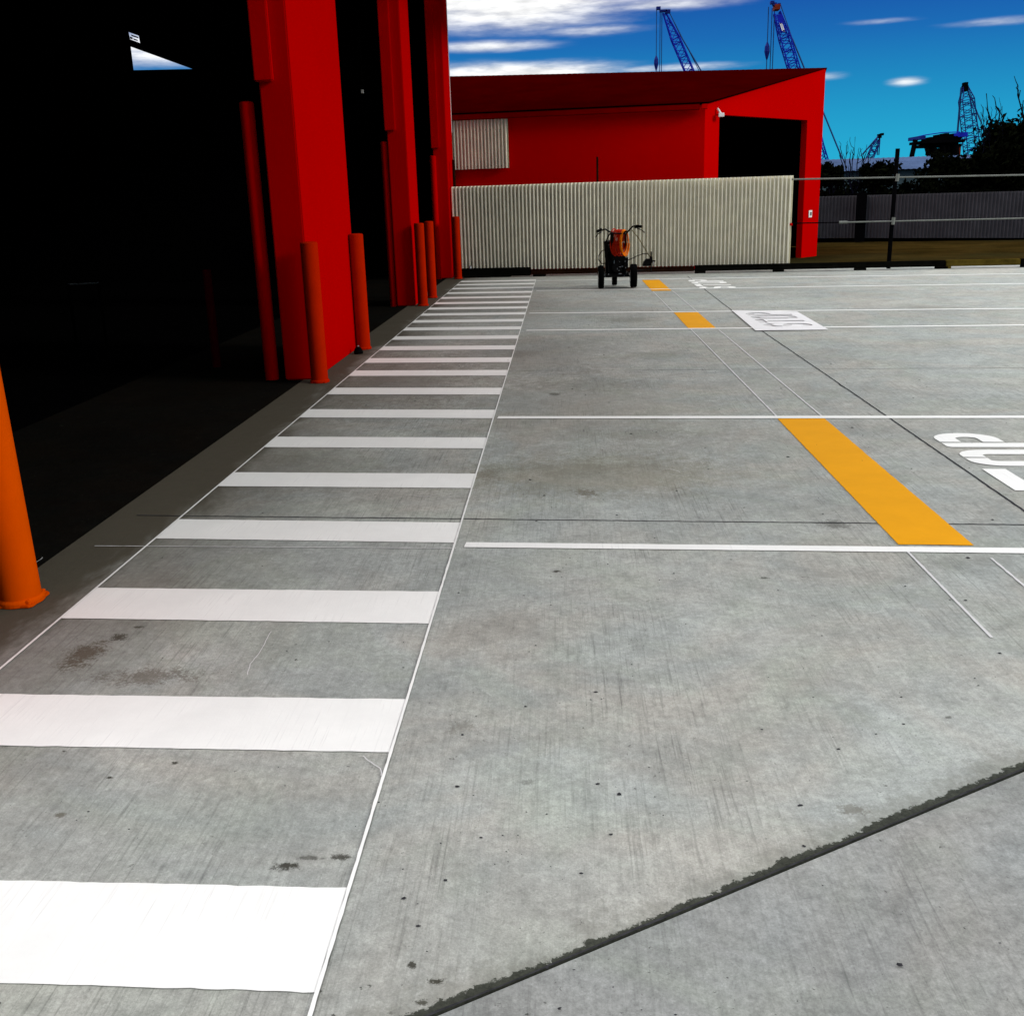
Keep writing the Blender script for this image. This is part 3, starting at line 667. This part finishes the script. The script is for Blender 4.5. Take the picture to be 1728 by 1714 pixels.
o = fv.build('vent', M['trim']); o.parent = roof; o.matrix_parent_inverse = Matrix.Translation((-C0.x, -C0.y, 0))
# notice on the narrow red pier
tt, zz = tpos(1367, 361); n = -Vector(inn_)
def plate(t, z, w, h, off, name, mat):
    a = P(t-w/2)+n*off; b = P(t+w/2)+n*off; m2 = MB(); m2.add([(a.x, a.y, z-h/2), (b.x, b.y, z-h/2), (b.x, b.y, z+h/2), (a.x, a.y, z+h/2)], [(0, 1, 2, 3)])
    a2 = a+n*-.008; b2 = b+n*-.008; m2.add([(a2.x, a2.y, z-h/2), (b2.x, b2.y, z-h/2), (b2.x, b2.y, z+h/2), (a2.x, a2.y, z+h/2)], [(3, 2, 1, 0)]); return m2.build(name, mat)
sg = plate(tt, zz, .16, .17, .012, 'notice', M['whiteplastic']); tag(sg, 'small cream notice with dark marks on the red pier by the doorway', 'sign')
for (dz_, w_, h_, dt_) in ((.025, .07, .02, .01), (-.005, .055, .018, .015), (-.03, .065, .015, .01), (.0, .012, .07, -.02), (.0, .012, .07, .045)):
    q = plate(tt+dt_, zz+dz_, w_, h_, .016, 'mark', M['trim']); q.parent = sg

# ------------------------------------------------------------------ fence, edging, rails
FA = 23.0
fa, fb = on_line(768, 454, FA), on_line(1333, 446, FA)
fz = on_line(1330, 300, FA).z
FE = empty('corrugated_fence', (fa.x, fa.y, 0)); tag(FE, 'cream corrugated sheet fence in front of the red building', 'fence')
o = corr(fa, fb, .14, 1.87, .079, .055, M['cream'], 'sheet', None, 10); o.parent = FE; o.matrix_parent_inverse = Matrix.Translation((-fa.x, -fa.y, 0))
def fe(mb, name, mat, lb=None):
    o = mb.build(name, mat); o.parent = FE; o.matrix_parent_inverse = Matrix.Translation((-fa.x, -fa.y, 0)); return o
for z in (.45, 1.55): fe(MB().beam((fa.x, fa.y+.09), (fb.x, fb.y+.09), .04, .07, z), 'rail', M['timber'])
for (x, y, r_) in ((1008, 265, .022), (765, 270, .03)):
    q = on_line(x, y, FA+.12); fe(MB().tube([(q.x, q.y, 0), (q.x, q.y, q.z)], r_, 10), 'post', M['brownwood'])
q = on_line(1332, 381, FA); fe(MB().lathe([(.03, 0), (.03, .04), (.02, .05)], (q.x+.03, q.y-.02, q.z), 12), 'latch_knob', M['redpole'])

# timber edging: long sleepers on blocks
EA = 22.72
def tx(px, y=457): return on_line(px, y, EA).x
def sleeper(x0, x1, mat, lb, z0=.045, h=.115):
    r = empty('timber_sleeper', (x0, LN(x0, EA+.08), 0)); tag(r, lb, 'timber edging', 'timber sleepers edging the yard')
    o = MB().beam((0, 0), (x1-x0, -.12*(x1-x0)), .14, h, z0).build('beam', mat, r, .008)
    return r
def block(r, x, w, mat):
    ox = r.location.x; MB().beam((x-ox, -.12*(x-ox)-.01), (x-ox+w, -.12*(x-ox+w)-.01), .17, .043, 0.001).build('block', mat, r)
s1 = sleeper(-2.15, tx(895), M['timber'], 'black timber sleeper at the left end below the fence', .02, .17); block(s1, -2.1, 1.0, M['timber'])
s2 = sleeper(tx(896), tx(1172), M['brownwood'], 'dark brown timber sleeper behind the line marking machine', .045, .10); block(s2, tx(900), .25, M['timber']); block(s2, tx(1020), .2, M['timber'])
s3 = sleeper(tx(1173), tx(1596), M['timber'], 'long black timber sleeper below the right end of the fence')
for px in (1173, 1305, 1443, 1580): block(s3, tx(px), .22, M['timber'])
s4 = sleeper(tx(1597), tx(1722), M['timber2'], 'olive yellow timber sleeper at the right'); block(s4, tx(1597)+.01, .08, M['timber2'])
s5 = sleeper(tx(1723), tx(1723)+2.5, M['timber'], 'short dark timber end at the right edge'); block(s5, tx(1723)+.02, .2, M['timber'])
# black debris and a dark sheet lying on the left sleeper
q = on_line(793, 452, EA); MBx = MB().lathe([(.03, 0), (.03, .05), (.01, .06)], n=10); o = MBx.build('paint_can', M['chrome']); o.location = (q.x, q.y+.08, .19)
tag(o, 'tiny shiny tin on the left end of the timber edging', 'tin')

# rails and dark post at the right
r = empty('rail_fence', (fb.x, fb.y, 0)); tag(r, 'galvanised two rail fence on a dark post right of the doorway', 'fence')
def rl(a, b, rad, name, mat):
    o = MB().tube([a, b], rad, 10).build(name, mat); o.parent = r; o.matrix_parent_inverse = Matrix.Translation((-fb.x, -fb.y, 0)); return o
RA = FA+.05
A_ = on_line(1335, 303, RA); B_ = on_line(1728, 295.5, RA); rl(A_, B_+(B_-A_)*.8, .017, 'rail', M['steel'])
A_ = on_line(1416, 375.5, RA-.04); B_ = on_line(1728, 368.5, RA-.04); rl(A_, B_+(B_-A_)*.8, .015, 'rail', M['steel'])
A1 = on_line(1430, 375.2, RA-.04); rl(A_, A1, .028, 'rail_end', M['steel'])
A0 = on_line(1335, 377, RA); rl(A0, A_, .012, 'rail', M['trim'])
pt = on_line(1515, 251, RA+.05); pbm = on_line(1500, 440, RA+.05); rl(Vector((pbm.x, pbm.y, 0)), pt, .042, 'post', M['trim'])
for (x, y) in ((1513, 300), (1506, 373)):
    q = on_line(x, y, RA); rl(q+Vector((0, -.04, -.07)), q+Vector((.01, -.04, .07)), .035, 'clamp', M['steel'])

# dark grey fence further back
fA, fB = Vector((6.0, 35.2)), Vector((17.5, 30.9))
r2 = empty('grey_fence', (6, 35.2, 0)); tag(r2, 'dark grey corrugated fence beyond the dirt strip', 'fence')
def g2(o): o.parent = r2; o.matrix_parent_inverse = Matrix.Translation((-6, -35.2, 0)); return o
def zat(px, y, ): return on_ab(px, y, fA, fB).z
g2(corr(fA, fB, zat(1400, 400), zat(1400, 331), .1, .02, M['greyfence'], 'sheet', None, 6, zat(1728, 405), zat(1728, 323)))
n3 = Vector((.1, .3))
m_ = MB(); a = fA+n3; b = fB+n3; g2(MB().beam(a, b, .05, zat(1500, 402)+.02, -.02).build('plinth', M['black']))
q = on_ab(1452, 330, fA, fB); g2(MB().box(q.x-.14, q.y-.25, 0, q.x+.14, q.y-.1, q.z+.08).build('post', M['trim']))

# ------------------------------------------------------------------ vegetation
def leaves(mb, c, R_, n, size, rnd, squash=.8, nclump=26):
    cl = []
    for i in range(nclump):
        th = rnd.uniform(0, 2*pi); ph = math.acos(rnd.uniform(-.6, 1)); rr = rnd.uniform(.45, 1.0)
        cl.append((Vector((sin(ph)*cos(th)*R_*rr, sin(ph)*sin(th)*R_*rr, cos(ph)*R_*squash*rr)), R_*rnd.uniform(.16, .34)))
    for i in range(n):
        k, cr_ = rnd.choice(cl); p = Vector(c)+k+Vector((rnd.gauss(0, 1), rnd.gauss(0, 1), rnd.gauss(0, .9)))*cr_*.55
        a = Vector((rnd.gauss(0, 1), rnd.gauss(0, 1), rnd.gauss(0, 1))).normalized(); b = a.cross(Vector((rnd.gauss(0, 1), rnd.gauss(0, 1), rnd.gauss(0, 1)))).normalized()
        s = size*rnd.uniform(.6, 1.4); mb.add([p-a*s, p+b*s*.5, p+a*s, p-b*s*.5], [(0, 1, 2, 3)])
def branchy(mb, base, top, r0, rnd, depth, spread=.5, n=4):
    pts = [Vector(base)]; 
    for i in range(1, 6):
        f = i/5; p = Vector(base).lerp(Vector(top), f); j = (Vector(top)-Vector(base)).length*.04; pts.append(p+Vector((rnd.gauss(0, j), rnd.gauss(0, j), rnd.gauss(0, j))))
    mb.tube(pts, r0, 5, True, r0*.35)
    if depth > 0:
        for k in range(n):
            q = pts[rnd.randint(1, 4)]; d = (Vector(top)-Vector(base)); L_ = d.length*rnd.uniform(.2, .4); d.normalize()
            d = (d+Vector((rnd.uniform(-1, 1), rnd.uniform(-1, 1), rnd.uniform(-.1, .5)))*spread).normalized()
            branchy(mb, q, q+d*L_, r0*.55, rnd, depth-1, spread, n)
def bush(px, py_top, Y, R_, lb, n=5200, squash=.85, name='bush', cat='bush', seed=1, twigs=3, group='dark bushes behind the grey fence'):
    d = ray(px, py_top); t = Y/d.y; X = d.x*t; ztop = CH+d.z*t
    r = empty(name, (X, Y, 0)); tag(r, lb, cat, group); rnd = random.Random(seed)
    zc = ztop-R_*squash
    mb = MB(); leaves(mb, (0, 0, zc), R_, n, .085, rnd, squash, 40); 
    if zc > .5: leaves(mb, (0, 0, zc*.45), R_*.9, n//2, .07, rnd, max(.3, zc*.55/R_))
    o = mb.build('crown', M['leaf'], r)
    tm = MB(); 
    for k in range(4): branchy(tm, (rnd.uniform(-.1, .1), rnd.uniform(-.1, .1), -.05), (rnd.uniform(-.5, .5)*R_, rnd.uniform(-.4, .4)*R_, ztop*.8), .06, rnd, 1)
    tm.build('trunk', M['bark'], r)
    if twigs:
        tw = MB()
        for k in range(twigs):
            a = rnd.uniform(-.8, .8)*R_; branchy(tw, (a, 0, zc), (a*1.35+rnd.uniform(-.3, .3), rnd.uniform(-.3, .3), ztop+rnd.uniform(.05, .3)*R_), .022, rnd, 1, .35, 3)
        tw.build('branch', M['bark'], r)
    return r
bush(1712, 206, 36, 1.38, 'biggest black bush at the right edge with bare twigs', 20000, .95, seed=4, twigs=7)
bush(1752, 200, 38, 1.45, 'black bush cut by the right edge of the photo', 6000, .95, seed=5, twigs=4)
bush(1598, 262, 40, .95, 'medium black bush under the dark gantry', 5000, .8, seed=6, twigs=0)
bush(1635, 272, 41, .8, 'low black bush between the gantry and the biggest bush', 3500, .8, seed=16, twigs=0)
bush(1398, 279, 37, .5, 'small black bush next to the red building corner', 2600, .8, seed=7, twigs=2)
bush(1482, 273, 38, .6, 'small pointed bush behind the rail fence post', 2800, .9, seed=8, twigs=1)
# low dark hedge along the back of the grey fence
rnd = random.Random(9); mb = MB()
for i in range(24):
    f = i/23; x = 7.2+f*12.5; y = 38.6-f*2.6
    leaves(mb, (x, y, .95), .85, 1500, .07, rnd, .85+.12*rnd.random(), 16)
o = mb.build('hedge', M['leaf']); tag(o, 'low black hedge running behind the grey fence', 'hedge')
for px, pyb, pyt, lb, seed, n in ((1440, 290, 232, 'bare leafless tree with thin forked branches right of the red building', 3, 7),):
    Y = 38; b = ray(px, pyb); t = Y/b.y; X = b.x*t; tp = ray(px, pyt); zt_ = CH+tp.z*(Y/tp.y); rnd = random.Random(seed)
    r = empty('bare_tree', (X, Y, 0)); tag(r, lb, 'tree'); tm = MB()
    MB().tube([(0, 0, -.05), (.03, 0, .8), (0, 0, 1.5)], .07, 8, True, .05).build('trunk', M['bark'], r)
    for dx in (-.42, -.3, -.14, .02, .14, .30, .40): branchy(tm, (dx*.25, 0, 1.3), (dx*1.3, rnd.uniform(-.2, .2), zt_-rnd.uniform(0, .5)), .028, rnd, 1, .28, 3)
    tm.build('branch', M['bark'], r)
r = empty('bare_tree', (0, 0, 0)); tm = MB(); rnd = random.Random(12); d = ray(1718, 290); X = d.x*37/d.y; r.location = (X, 37.2, 0)
tag(r, 'bare leafless tree rising out of the biggest bush', 'tree')
MB().tube([(0, 0, -.05), (0, 0, 2.5)], .09, 8, True, .06).build('trunk', M['bark'], r)
for (a, z) in ((-1.2, 4.3), (-.8, 4.0), (-.1, 4.5), (.05, 4.2), (.4, 4.3)): branchy(tm, (a*.2, 0, 2.3), (a, 0, z), .045, rnd, 1, .3, 3)
tm.build('branch', M['bark'], r)

# ------------------------------------------------------------------ long shed with blue-grey roof
Y1, Y2 = 66, 73
def at(px, py, Y): d = ray(px, py); t = Y/d.y; return Vector((d.x*t, Y, CH+d.z*t))
ze, zr = at(1500, 287, Y1).z, at(1500, 266.5, Y2).z; x0, x1 = at(1340, 280, Y1).x, at(1900, 280, Y1).x
r = empty('long_shed', (x0, Y1, 0)); tag(r, 'long low shed with a blue grey metal roof behind the bushes', 'building')
m_ = MB(); m_.box(0, 0, 0, x1-x0, 14, ze-.05); m_.build('wall', M['shedwall'], r)
m_ = MB(); nn_ = 120; v = []
for i in range(nn_+1):
    x = (x1-x0)*i/nn_; k = .03 if i % 2 else 0; v += [(x, -.4, ze+k), (x, Y2-Y1, zr+k), (x, 14.4, ze+k)]
m_.add(v, [(3*i, 3*i+3, 3*i+4, 3*i+1) for i in range(nn_)]+[(3*i+1, 3*i+4, 3*i+5, 3*i+2) for i in range(nn_)]); m_.build('roof', M['shedroof'], r)

# ------------------------------------------------------------------ dark gantry structure
YG = 110
def G(px, py, dy=0): return at(px, py, YG+dy)
bL, bR = G(1541, 262), G(1617, 262); r = empty('steel_gantry', (bL.x, YG, 0)); tag(r, 'dark rusty steel gantry with a pale blue deck above the shed roof', 'gantry')
def gp(mb, name, mat): o = mb.build(name, mat); o.parent = r; o.matrix_parent_inverse = Matrix.Translation((-bL.x, -YG, 0)); return o
for dy in (-1.5, 1.5):
    for (xb, xt, w) in ((1539, 1545, .24), (1567, 1560, .22), (1578, 1576, .22), (1592, 1592, .3), (1600, 1600, .24), (1613, 1611, .34)):
        b = G(xb, 262, dy); t = G(xt, 236, dy); mb = MB(); mb.tube([(b.x-(t.x-b.x), b.y, 0), (b.x, b.y, b.z), t], w, 4)
        gp(mb, 'leg', M['trim'])
def slabpx(x0, y0, x1, y1, mat, name, d0=-2, d1=2):
    a = G(x0, y1); b = G(x1, y0); return gp(MB().box(a.x, YG+d0, a.z, b.x, YG+d1, b.z), name, mat)
slabpx(1545, 237, 1616, 244, M['trim'], 'girder'); slabpx(1562, 231, 1614, 238.2, M['trim'], 'machine_house', -1.4, 1.4); slabpx(1580, 227, 1604, 232, M['trim'], 'winch', -1, 1)
slabpx(1590, 225.5, 1597, 228, M['trim'], 'winch', -.8, .8)
slabpx(1542, 231, 1552, 237, M['darkblue'], 'deck', -1.8, 1.8); slabpx(1608, 225, 1622, 233, M['blue'], 'deck', -1.8, 1.8)
slabpx(1607, 244, 1616, 262, M['rust'], 'cladding', -1.0, 1.0); slabpx(1546, 243.5, 1616, 250.5, M['trim'], 'cladding', -1.2, 1.2); slabpx(1567, 250, 1574, 262, M['trim'], 'cladding', -1, 1); slabpx(1581, 250, 1592.5, 262, M['trim'], 'cladding', -1, 1); slabpx(1600, 250, 1607, 262, M['trim'], 'cladding', -1.1, 1.1)
mb = MB()
for (p, q) in (((1544, 232), (1562, 228)), ((1562, 228), (1590, 224)), ((1590, 224), (1620, 223))): mb.tube([G(*p), G(*q)], .05, 6)
gp(mb, 'handrail', M['blue'])

# ------------------------------------------------------------------ lattice cranes
def lattice(mb, A, B, w0, w1, bays, r_, ctr=None):
    A = Vector(A); B = Vector(B); d = (B-A).normalized(); u = d.cross(Vector((0, 1, 0))).normalized(); v = d.cross(u).normalized()
    def c(i, k):
        f = i/bays; w = (w0+(w1-w0)*f)/2; s = ((-1, -1), (1, -1), (1, 1), (-1, 1))[k]; return A.lerp(B, f)+u*w*s[0]+v*w*s[1]
    for k in range(4): mb.tube([c(0, k), c(bays, k)], r_, 5)
    for i in range(bays):
        for k in range(4):
            a, b = (k, (k+1) % 4) if i % 2 else ((k+1) % 4, k)
            mb.tube([c(i, a), c(i+1, b)], r_*.6, 4); 
            if i % 3 == 0: mb.tube([c(i, a), c(i, b)], r_*.6, 4)
def crane(lb, Y, tip, base, w_tip, w_base, bays, mat, head, stays, hoists, seed=0, rr=.10, headmat='darkblue', body=True, neck=None):
    T_ = at(*tip, Y); d = ray(*base); t = Y/d.y; Bx = d.x*t
    B_ = Vector((Bx, Y, max(CH+d.z*t, 1.8)))
    r = empty('crane', (Bx, Y, 0)); tag(r, lb, 'crane')
    inv = Matrix.Translation((-Bx, -Y, 0))
    def cp(mb, name, m_, par=r):
        o = mb.build(name, M[m_]); o.parent = par
        if par is r: o.matrix_parent_inverse = inv
        return o
    mb = MB(); nk = B_.lerp(T_, .86); s = Y/FPX
    lattice(mb, B_, nk, w_base*s, w_base*s*.95, bays, rr); lattice(mb, nk, T_, w_base*s*.95, w_tip*s, max(3, bays//6), rr)
    cp(mb, 'boom', mat)
    if head:
        mb = MB()
        for (x, y, w, h) in head: a = at(x-w/2, y+h/2, Y); b = at(x+w/2, y-h/2, Y); mb.box(a.x, Y-.5, a.z, b.x, Y+.5, b.z)
        cp(mb, 'boom_head', headmat)
    for (p, q, w) in stays: cp(MB().tube([at(*p, Y), at(*q, Y)], w, 5), 'stay', 'cable')
    for (x, y0, y1, hook) in hoists:
        a = at(x, y0, Y); b = at(x, y1, Y); b.x = a.x; cp(MB().tube([a, b], .07, 5), 'hoist_rope', 'cable')
        if hook: c_ = at(x, hook, Y); cp(MB().lathe([(.05, 1.6), (.35, .9), (.4, .2), (.2, -.6), (.05, -1.0)], (a.x, Y, c_.z), 8), 'hook_block', 'darkblue')
    if body:
        k = s*10; cp(MB().box(Bx-k*1.0, Y-1.6, 1.1, Bx+k*1.8, Y+1.6, 3.0), 'cab', 'darkblue')
        for sy in (-1.9, 1.2): cp(MB().beam((Bx-k*1.2, Y+sy+.35), (Bx+k*1.3, Y+sy+.35), .8, 1.05, 0), 'track', 'trim')
    return r
crane('pale blue lattice crane left of centre rising over the far roof', 200, (1121, 22), (1249, 322), 4, 13, 34, 'blue',
      [(1111, 14.5, 7, 5), (1119, 19, 12, 4), (1127, 20, 8, 6)], [((1128, 18), (1148, 60), .08), ((1148, 60), (1183, 120), .12), ((1131, 24), (1200, 160), .06)],
      [(1108, 16, 140, 110), (1114, 18, 160, None), (1117, 20, 160, None)])
cb_ = crane('deep blue lattice crane with a rusty tip and white mark on its boom', 170, (1311, 22), (1400, 314), 9, 16, 36, 'blue',
      [(1303, 5, 6, 5), (1307, 8, 6, 5), (1314, 9, 5, 5)], [((1317, 8), (1337, 66), .07), ((1337, 66), (1357, 115), .12), ((1357, 115), (1388, 185), .08), ((1386, 182), (1426, 280), .12), ((1384, 215), (1394, 262), .06)],
      [(1297, 12, 180, 90), (1303, 14, 180, None), (1307, 16, 180, None)])
Yc = 170; inv = Matrix.Translation((-cb_.location.x, -Yc, 0))
a = at(1306, 18, Yc); b = at(1315, 9, Yc); o = MB().prism([(a.x, Yc-.9), (b.x, Yc-.9), (b.x, Yc+.9), (a.x, Yc+.9)], a.z, b.z).build('head_plate', M['rust']); o.parent = cb_; o.matrix_parent_inverse = inv
def quadpx(pts, Y, th, name, mat, par):
    A = [at(*p, Y) for p in pts]; m2 = MB(); m2.add(A+[v+Vector((0, th, 0)) for v in A], [(0, 1, 2, 3), (7, 6, 5, 4), (0, 4, 5, 1), (1, 5, 6, 2), (2, 6, 7, 3), (3, 7, 4, 0)]); o = m2.build(name, mat); o.parent = par; o.matrix_parent_inverse = inv; return o
quadpx([(1311, 26), (1319, 24), (1327, 54), (1317, 56)], Yc-1.05, .1, 'boom_panel', M['blue'], cb_)
for q in ([(1315.5, 39), (1318, 39.5), (1321.3, 52.5), (1319.8, 52.5)], [(1319.4, 40.4), (1320.8, 41.4), (1324.6, 53.6), (1322.2, 54)], [(1315.8, 39), (1319.6, 40), (1320.2, 42), (1316.6, 40.8)], [(1321.6, 51), (1324, 51.5), (1324.6, 54), (1322.4, 54)]):
    quadpx(q, Yc-1.2, .05, 'mark', M['whiteplastic'], cb_)
crane('tall dark blue lattice crane behind the biggest bush', 130, (1628.5, 146), (1645, 314), 6, 19, 22, 'darkblue',
      [(1628.5, 143, 6, 7), (1628, 150, 8, 10)], [((1630, 145), (1652, 200), .05), ((1652, 200), (1672, 240), .05), ((1632, 150), (1657, 236), .05), ((1634, 150), (1668, 238), .04)],
      [(1623, 146, 262, None), (1621.5, 148, 262, None)], rr=.06, headmat='trim')
crane('smallest crane leaning right above the shed roof', 150, (1483, 232), (1455, 296), 3, 9, 12, 'darkblue',
      [(1484, 230, 5, 7), (1488, 227, 4, 4)], [((1482, 230), (1453, 263), .08), ((1480, 236), (1452, 264), .05)], [(1485, 232, 262, None), (1482, 236, 262, None)], rr=.07, headmat='trim', body=True)

# ------------------------------------------------------------------ line marking machine
mc = gnd(1041, 486.5); R0 = empty('line_marking_machine', (mc.x, mc.y, .008)); tag(R0, 'black walk behind line marking machine with a coiled orange hose, parked before the fence', 'line marker')
ux = lambda u: (u-648)/1004; vz = lambda v: (1371-v)/1004
def mp(mb, name, mat, par=R0, bevel=0, smooth=False, lb=None):
    o = mb.build(name, M[mat], par, bevel, smooth)
    if lb: o['label'] = lb
    return o
def wheel(x, y, rad, w, par=R0):
    wl = MB().lathe([(rad*.55, -w/2), (rad*.93, -w/2), (rad, -w*.32), (rad, w*.32), (rad*.93, w/2), (rad*.55, w/2)], (x, y, rad), 32, 'X').build('wheel', M['rubber'], par, 0, True)
    MB().lathe([(.02, -w*.55), (rad*.5, -w*.5), (rad*.54, -w*.3), (rad*.54, w*.3), (rad*.5, w*.5), (.02, w*.55)], (x, y, rad), 20, 'X').build('rim', M['chrome'], wl, 0, True); return wl
wheel(ux(365), 0, .2, .10); wheel(ux(945), 0, .205, .112); wheel(ux(635), .62, .125, .09)
mp(MB().tube([(ux(365), 0, .2), (ux(945), 0, .2)], .016), 'axle', 'machine')
fr_ = MB()
for x in (-.19, .19): fr_.box(x-.02, -.1, .20, x+.02, .55, .25)
for y in (-.1, .15, .5): fr_.box(-.21, y-.02, .195, .21, y+.02, .24)
fr_.box(-.20, -.08, .245, .20, .42, .26); fr_.tube([(0, .55, .24), (0, .62, .20), (0, .62, .125)], .03); fr_.box(-.07, .56, .23, .07, .66, .30)
mp(fr_, 'frame', 'machine')
en = MB(); en.box(-.15, -.02, .262, .16, .28, .42); en.box(-.10, .0, .42, .10, .24, .50)
for i in range(7): en.box(-.155, -.03, .275+i*.02, .165, -.021, .285+i*.02)
en.lathe([(.09, -.05), (.095, -.04), (.095, 0), (.02, .01)], (.0, -.03, .36), 20, 'Y')
mp(en, 'engine', 'machine', bevel=.004)
mp(MB().lathe([(.045, -.18), (.05, -.17), (.05, -.03), (.04, -.02)], (.27-.05, .05, .37), 16, 'X').box(.12, .0, .35, .2, .1, .52), 'pump', 'machine')
mt_ = MB()
for (u, v, w, h) in ((700, 1000, 40, 5), (740, 990, 25, 4), (790, 905, 18, 5), (840, 935, 8, 20), (680, 1062, 8, 10), (430, 1122, 9, 9), (497, 1122, 8, 14), (700, 1116, 50, 8), (878, 1112, 9, 9), (876, 1150, 10, 5), (437, 1160, 14, 4), (772, 1150, 5, 8), (815, 1112, 4, 9), (800, 1015, 8, 12), (690, 905, 10, 5), (650, 1030, 4, 30), (595, 910, 4, 60)):
    mt_.box(ux(u-w/2), -.125, vz(v+h/2), ux(u+w/2), -.118, vz(v-h/2))
mp(mt_, 'fittings', 'chrome')
mp(MB().box(ux(452), .02, .24, ux(590), .3, vz(600)).box(ux(540), -.06, vz(900), ux(600), .06, vz(395)).box(ux(478), -.02, vz(980), ux(800), .1, vz(790)), 'battery_box', 'machine', bevel=.01)
hp = MB().lathe([(.10, 0), (.12, .03), (.135, .28), (.14, .30), (.13, .31), (.02, .33)], (-.09, .12, .50), 24); mp(hp, 'paint_hopper', 'machine', smooth=True)
mp(MB().lathe([(.085, -.03), (.09, 0), (.085, .03)], (ux(520), -.03, vz(690)), 24, 'X'), 'filter_drum', 'machine')
hb = MB()
hb.tube([(-.15, -.05, .25), (ux(470), -.1, vz(740)), (ux(455), -.2, vz(620)), (ux(455), -.28, vz(530)), (ux(490), -.33, vz(440)), (ux(540), -.36, vz(400)), (ux(500), -.38, vz(380)), (ux(430), -.4, vz(335)), (ux(370), -.42, vz(352)), (ux(285), -.45, vz(370))], .014, 10)
hb.tube([(.13, -.05, .25), (.13, -.1, .55), (.14, -.2, .8), (ux(790), -.33, vz(430)), (ux(850), -.36, vz(360)), (ux(900), -.38, vz(305)), (ux(960), -.42, vz(295)), (ux(1055), -.45, vz(312))], .014, 10)
hb.tube([(-.12, -.36, vz(410)), (.14, -.33, vz(425))], .013, 8); hb.tube([(-.1, -.33, vz(410)), (-.08, -.05, .5)], .03, 8)
mp(hb, 'handlebar', 'machine', smooth=True)
for sgn, a, b in ((-1, (350, 345), (282, 372)), (1, (960, 300), (1058, 312))):
    g_ = MB().tube([(ux(a[0]), -.42, vz(a[1])), (ux(b[0]), -.45, vz(b[1]))], .024, 12); mp(g_, 'grip', 'rubber', smooth=True)
mp(MB().tube([(ux(980), -.43, vz(335)), (ux(1050), -.45, vz(365)), (ux(1105), -.46, vz(412))], .008, 8), 'brake_lever', 'machine')
mp(MB().tube([(ux(365), -.43, vz(380)), (ux(300), -.45, vz(410)), (ux(255), -.46, vz(470))], .009, 8), 'brake_lever', 'machine')
mp(MB().box(ux(330), -.44, vz(352), ux(372), -.40, vz(315)).box(ux(930), -.44, vz(335), ux(985), -.40, vz(285)), 'trigger_housing', 'machine', bevel=.004)
lp = MB().tube([(ux(450), -.1, vz(690)), (ux(380), -.12, vz(715)), (ux(325), -.12, vz(790)), (ux(318), -.12, vz(860)), (ux(365), -.12, vz(930)), (ux(420), -.1, vz(935)), (ux(465), -.08, vz(915))], .008, 8); mp(lp, 'cable_loop', 'rubber')
# hose coil hanging on the handlebar
rnd = random.Random(2); axis = Vector((.78, -.62, 0)).normalized(); side = Vector((.62, .78, 0)); cpt = Vector((.05, -.22, .815)); hs = MB(); hs2 = MB()
for t_ in range(13):
    pts = []; off = -.14+t_*.0195; rx = .17+rnd.uniform(-.02, .02); rz = .185+rnd.uniform(-.02, .03); dz_ = -rnd.uniform(0, .03)
    for k in range(33): a_ = 2*pi*k/32; pts.append(cpt+axis*(off+.019*k/32)+side*rx*.62*cos(a_)+Vector((0, 0, dz_+rz*sin(a_)+(-.02 if sin(a_) < 0 else 0))))
    (hs if t_ < 10 else hs2).tube(pts, .0095, 7)
mp(hs, 'hose_coil', 'hose', smooth=True, lb='dark red coils of hose'); mp(hs2, 'hose_coil', 'hose2', smooth=True, lb='bright orange front coils of hose')
mp(MB().tube([(-.03, -.1, .93), tuple(cpt+axis*.14+Vector((0, 0, .165)))], .016, 8), 'hose_hook', 'machine')
# spray arm, gun and shield at the right
mp(MB().tube([(ux(890), -.36, vz(365)), (ux(1010), -.2, vz(500)), (ux(1130), -.02, vz(680)), (ux(1240), .1, vz(850))], .006, 8), 'pointer_rod', 'timber2')
mp(MB().tube([(.15, .05, .45), (ux(1000), .08, vz(835)), (ux(1120), .1, vz(795)), (ux(1200), .1, vz(795)), (ux(1250), .1, vz(850))], .007, 8), 'spray_hose', 'rubber')
ga = MB().tube([(.19, .1, .26), (ux(1265), .1, .30)], .014, 8); ga.tube([(ux(1265), .1, vz(1120)), (ux(1265), .1, vz(760))], .012, 8); ga.tube([(ux(1250), .1, vz(930)), (ux(1340), .1, vz(925))], .014, 8); ga.box(ux(1240), .08, vz(960), ux(1285), .13, vz(850))
mp(ga, 'spray_gun', 'machine'); mp(MB().tube([(ux(1300), .09, vz(990)), (ux(1302), .09, vz(935))], .009, 8), 'nozzle', 'chrome')
sh_ = MB(); pz = [(ux(1110), vz(1010)), (ux(1250), vz(1010)), (ux(1250), vz(885)), (ux(1180), vz(885)), (ux(1140), vz(925))]
sh_.add([(x, .05, z) for x, z in pz]+[(x, .2, z) for x, z in pz], [(0, 1, 2, 3, 4), (9, 8, 7, 6, 5)]+[(i, (i+1) % 5, 5+(i+1) % 5, 5+i) for i in range(5)]); mp(sh_, 'spray_shield', 'machine', bevel=.006)
